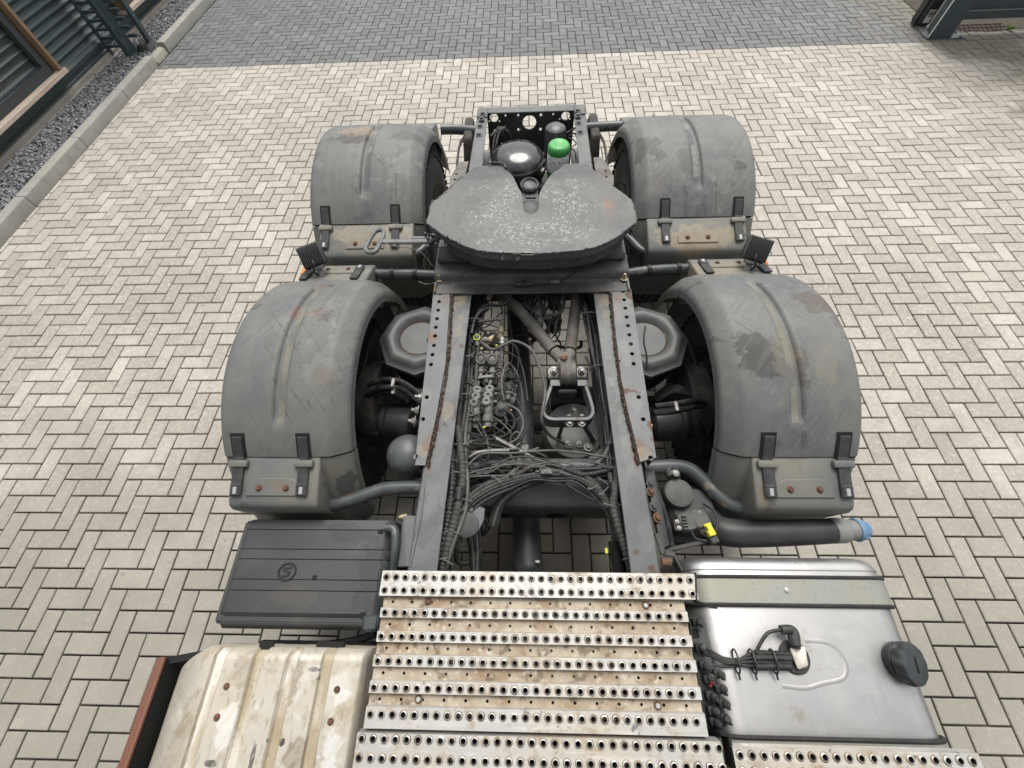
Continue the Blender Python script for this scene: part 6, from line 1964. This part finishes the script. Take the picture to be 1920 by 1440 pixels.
obj('red_cap', MB().lathe(p, (.2, 0, 1), [(.011, -.004), (.012, .012), (.008, .022), (.009, .028), (0, .030)], 12).box(p + Vector((.004, -.012, .008)), (.012, .018, .008), .003), red_plastic, cs)
obj('slot', MB().box(at(1304, 1188, zk - .0118), (.022, .026, .004), .001), void_black, cs)
obj('slot', MB().box(at(1336, 1362, zk - .0118), (.03, .01, .004), .001), void_black, cs)

# ---- fuel tank -----------------------------------------------------------------------
tx0, tx1, tz0, tz1 = .565, 1.275, .28, .92
def rrect(x0, x1, z0, z1, rl, rr, inset=0.0, n=7):
    x0, x1, z0, z1 = x0 + inset, x1 - inset, z0 + inset, z1 - inset
    pts = []
    for cx_, cz, r, a0 in ((x1 - rr, z1 - rr, rr, 0), (x0 + rl, z1 - rl, rl, 90), (x0 + rl, z0 + rl, rl, 180), (x1 - rr, z0 + rr, rr, 270)):
        r2 = max(.01, r - inset * .3)
        for k in range(n + 1):
            t = radians(a0 + 90 * k / n)
            pts.append((cx_ + r * cos(t), cz + r * sin(t)))
    return pts
def loft(m, secs, mi=0, cap0=True, cap1=True):
    o = len(m.v)
    n = len(secs[0][1])
    for y, pts in secs:
        m.v += [(x, y, z) for x, z in pts]
    for i in range(len(secs) - 1):
        for k in range(n):
            k2 = (k + 1) % n
            m.f.append((o + i * n + k, o + i * n + k2, o + (i + 1) * n + k2, o + (i + 1) * n + k)); m.mi.append(mi)
    if cap0:
        m.f.append(tuple(o + k for k in range(n))[::-1]); m.mi.append(mi)
    if cap1:
        m.f.append(tuple(o + (len(secs) - 1) * n + k for k in range(n))); m.mi.append(mi)
m = MB()
secs = []
for y, ins in ((.196, .055), (.194, .035), (.186, .016), (.172, .005), (.155, 0), (-.34, 0), (-.60, 0), (-.62, .02), (-.63, .05)):
    secs.append((y, rrect(tx0, tx1, tz0, tz1, .10, .085, ins, 10)))
loft(m, secs)
tank = part('fuel_tank', m, tank_alu, None, 60)
obj('weld_seam', (lambda mm: (mm.tube([(x, .150, z) for x, z in rrect(tx0, tx1, tz0, tz1, .10, .085, -.0005, 10)], .0022, 6, closed=True), mm)[1])(MB()), tank_alu, tank)
def strap(yc, hw, mat, name):
    mm = MB()
    loft(mm, [(yc - hw, rrect(tx0, tx1, tz0, tz1, .10, .085, -.004, 10)), (yc - hw + .001, rrect(tx0, tx1, tz0, tz1, .10, .085, -.008, 10)), (yc + hw - .001, rrect(tx0, tx1, tz0, tz1, .10, .085, -.008, 10)), (yc + hw, rrect(tx0, tx1, tz0, tz1, .10, .085, -.004, 10))], 0, False, False)
    st = obj(name, mm, mat, tank, 60)
    for s_ in (-1, 1):
        obj('rubber_edge', (lambda q: (q.tube([(x, yc + s_ * (hw + .004), z) for x, z in rrect(tx0, tx1, tz0, tz1, .10, .085, -.007, 10)], .0065, 8, closed=True), q)[1])(MB()), rubber, tank)
    return st
strap(.082, .040, strap_steel, 'tank_strap')
strap(-.362, .040, strap_steel, 'tank_strap')
obj('strap_stud', MB().lathe(at(1475, 1106, .930), (0, 0, 1), [(.008, -.002), (.008, .002), (.004, .004), (0, .004)], 10), bright_bit, tank)
pc = at(1700, 1243, .938)
na = Vector((.42, -.12, 1)).normalized()
cm_ = MB().lathe(pc - na * .030, na, [(.050, -.02), (.050, .012), (.055, .004), (.056, .016), (.050, .020), (.048, .03)], 36)
cap = obj('filler_cap', cm_, black_plastic, tank, 50)
m = MB()
prof = []
N_ = 60
x_, y_, a_ = frame_of(na)
o = len(m.v)
for r, h, amp in ((.054, -.002, 0), (.060, .004, .0022), (.061, .022, .0022), (.056, .032, .001), (.048, .034, 0)):
    for k in range(N_):
        t = 2 * pi * k / N_
        rr = r + amp * cos(10 * t)
        m.v.append(tuple(pc - na * .008 + na * h + x_ * cos(t) * rr + y_ * sin(t) * rr))
for a in range(4):
    for k in range(N_):
        k2 = (k + 1) % N_
        m.f.append((o + a * N_ + k, o + a * N_ + k2, o + (a + 1) * N_ + k2, o + (a + 1) * N_ + k)); m.mi.append(0)
m.f.append(tuple(o + 4 * N_ + k for k in range(N_))); m.mi.append(0)
obj('cap_lid', m, M('cap_black', (.026, .030, .033), .42, 0, [dict(s=16, lo=.45, hi=.62, c=(.055, .06, .062), a=.6)]), tank, 40)
obj('cap_ridge', MB().bar(pc + na * .027 - y_ * .022, pc + na * .027 + y_ * .022, .005, .004, .001, na), void_black, tank)
# level sender with its cables
zt = tz1
m = MB().lathe(at(1488, 1232, zt), (0, 0, 1), [(.048, 0), (.048, .006), (.044, .010), (0, .010)], 28)
sn = obj('level_sender', m, black_plastic, tank)
obj('sender_plate', MB().hexa([at(1480, 1214, zt + .012), at(1510, 1212, zt + .012), at(1516, 1250, zt + .012), at(1496, 1256, zt + .012), at(1480, 1214, zt + .030), at(1509, 1212, zt + .030), at(1515, 1249, zt + .030), at(1496, 1256, zt + .030)], .005), white_paint if False else M('sender_pale', (.62, .59, .52), .6, 0, [dict(s=40, lo=.5, hi=.62, c=(.45, .41, .34), a=.7)]), tank)
obj('elbow_plug', MB().tube(catmull([at(1492, 1214, zt + .03), at(1491, 1195, zt + .04), at(1485, 1181, zt + .04), at(1464, 1181, zt + .04)], 5), .014, 10).lathe(at(1489, 1200, zt + .038), (0, 1, 0), [(.016, -.015), (.017, 0), (.016, .015)], 10), black_plastic, tank)
obj('sender_cable', MB().tube(catmull([at(1464, 1181, zt + .04), at(1440, 1187, zt + .04), at(1425, 1208, zt + .035), at(1418, 1224, zt + .03)], 8), .0055, 8), hose_black, tank)
for i, (y0_, r) in enumerate(((1232, .013), (1240, .008), (1248, .012), (1224, .008))):
    pts = [at(1482, y0_ + 2, zt + .022), at(1450, y0_ + 1, zt + .022), at(1410, y0_ + 1, zt + .022), at(1370, 1238 + i * 2, zt + .02), at(1335, 1222 + i * 3, zt + .015), at(1315, 1208 + i * 6, zt + .02)]
    obj('sender_cable', MB().tube(catmull(pts, 8), [r if j < 16 else .0045 for j in range(41)], 9), hose_black, tank)
for px in (1380, 1411, 1450):
    p = at(px, 1240, zt + .02)
    obj('cable_tie', MB().tube([p + Vector((0, .034 * cos(t), .022 * sin(t))) for t in [2 * pi * k / 14 for k in range(14)]], .003, 5, closed=True).bar(p + Vector((0, -.03, .0)), p + Vector((.003, -.05, -.005)), .005, .004, 0), black_plastic, tank)
obj('sender_cable', MB().tube(catmull([at(1370, 1236, zt + .012), at(1334, 1230, zt + .012), at(1332, 1244, zt + .012), at(1360, 1250, zt + .012), at(1405, 1246, zt + .012), at(1406, 1236, zt + .012), at(1370, 1236, zt + .012)], 6), .004, 7), hose_black, tank)
# pressed ring in the tank top
obj('pressed_bead', MB().tube(catmull([at(1500, 1200, zt - .0292), at(1545, 1206, zt - .0292), at(1572, 1236, zt - .0292), at(1572, 1268, zt - .0292), at(1530, 1280, zt - .0292), at(1500, 1288, zt - .0292), at(1458, 1284, zt - .0292)], 8), .030, 40), tank_alu, tank)

# step tread on the tank
m = tread(.575, 1.245, [('ridge', -.322, -.355, [-.338]), ('ridge', -.356, -.40, [-.372])], .592, .0331, 20)
quad(m, .575, 1.245, -.322, ZT, -.318, ZT - .03, 0)
o = len(m.v)
m.box((.91, -.36, ZT - .035), (.66, .07, .03), .004, None, 0)
stp = part('tank_step', m, mats, None, 42)

# ---- cab behind the camera, unseen, added to block sky and shade the foreground --------------------------------------------------------
m = MB()
m.box((XC, -1.75, 2.5), (2.52, 2.2, 3.05), .12, None, 0, 3)
m.box((XC, -2.1, .95), (2.40, 2.0, .5), .05)
cab = part('cab', m, cab_paint)
obj('rear_window', MB().box((XC, -.648, 2.65), (1.1, .012, .45), .004), window_glass, cab)

# ---- driveline and axle hidden under the catwalk and cab, added to darken the ground -----------------------------------
part('gearbox', MB().box((XC, -.95, .62), (.52, 1.3, .58), .08, None, 0, 2), cast_grime)
part('engine', MB().box((XC, -2.2, .85), (.78, 1.2, .95), .08, None, 0, 2), cast_grime)
wheel(-1.21, -.90, -2.35); wheel(.94, 1.25, -2.35)
part('front_axle', MB().box((XC, -2.35, .45), (2.0, .12, .14), .02), cast_grime)
for x0, x1 in ((-1.22, -.88), (.92, 1.24)):
    part('mud_flap', MB().box(((x0 + x1) / 2, -1.55, .50), (x1 - x0, .012, .56), .002), rubber)
    part('mud_flap', MB().box(((x0 + x1) / 2, 1.72, .42), (x1 - x0, .012, .50), .002), rubber)
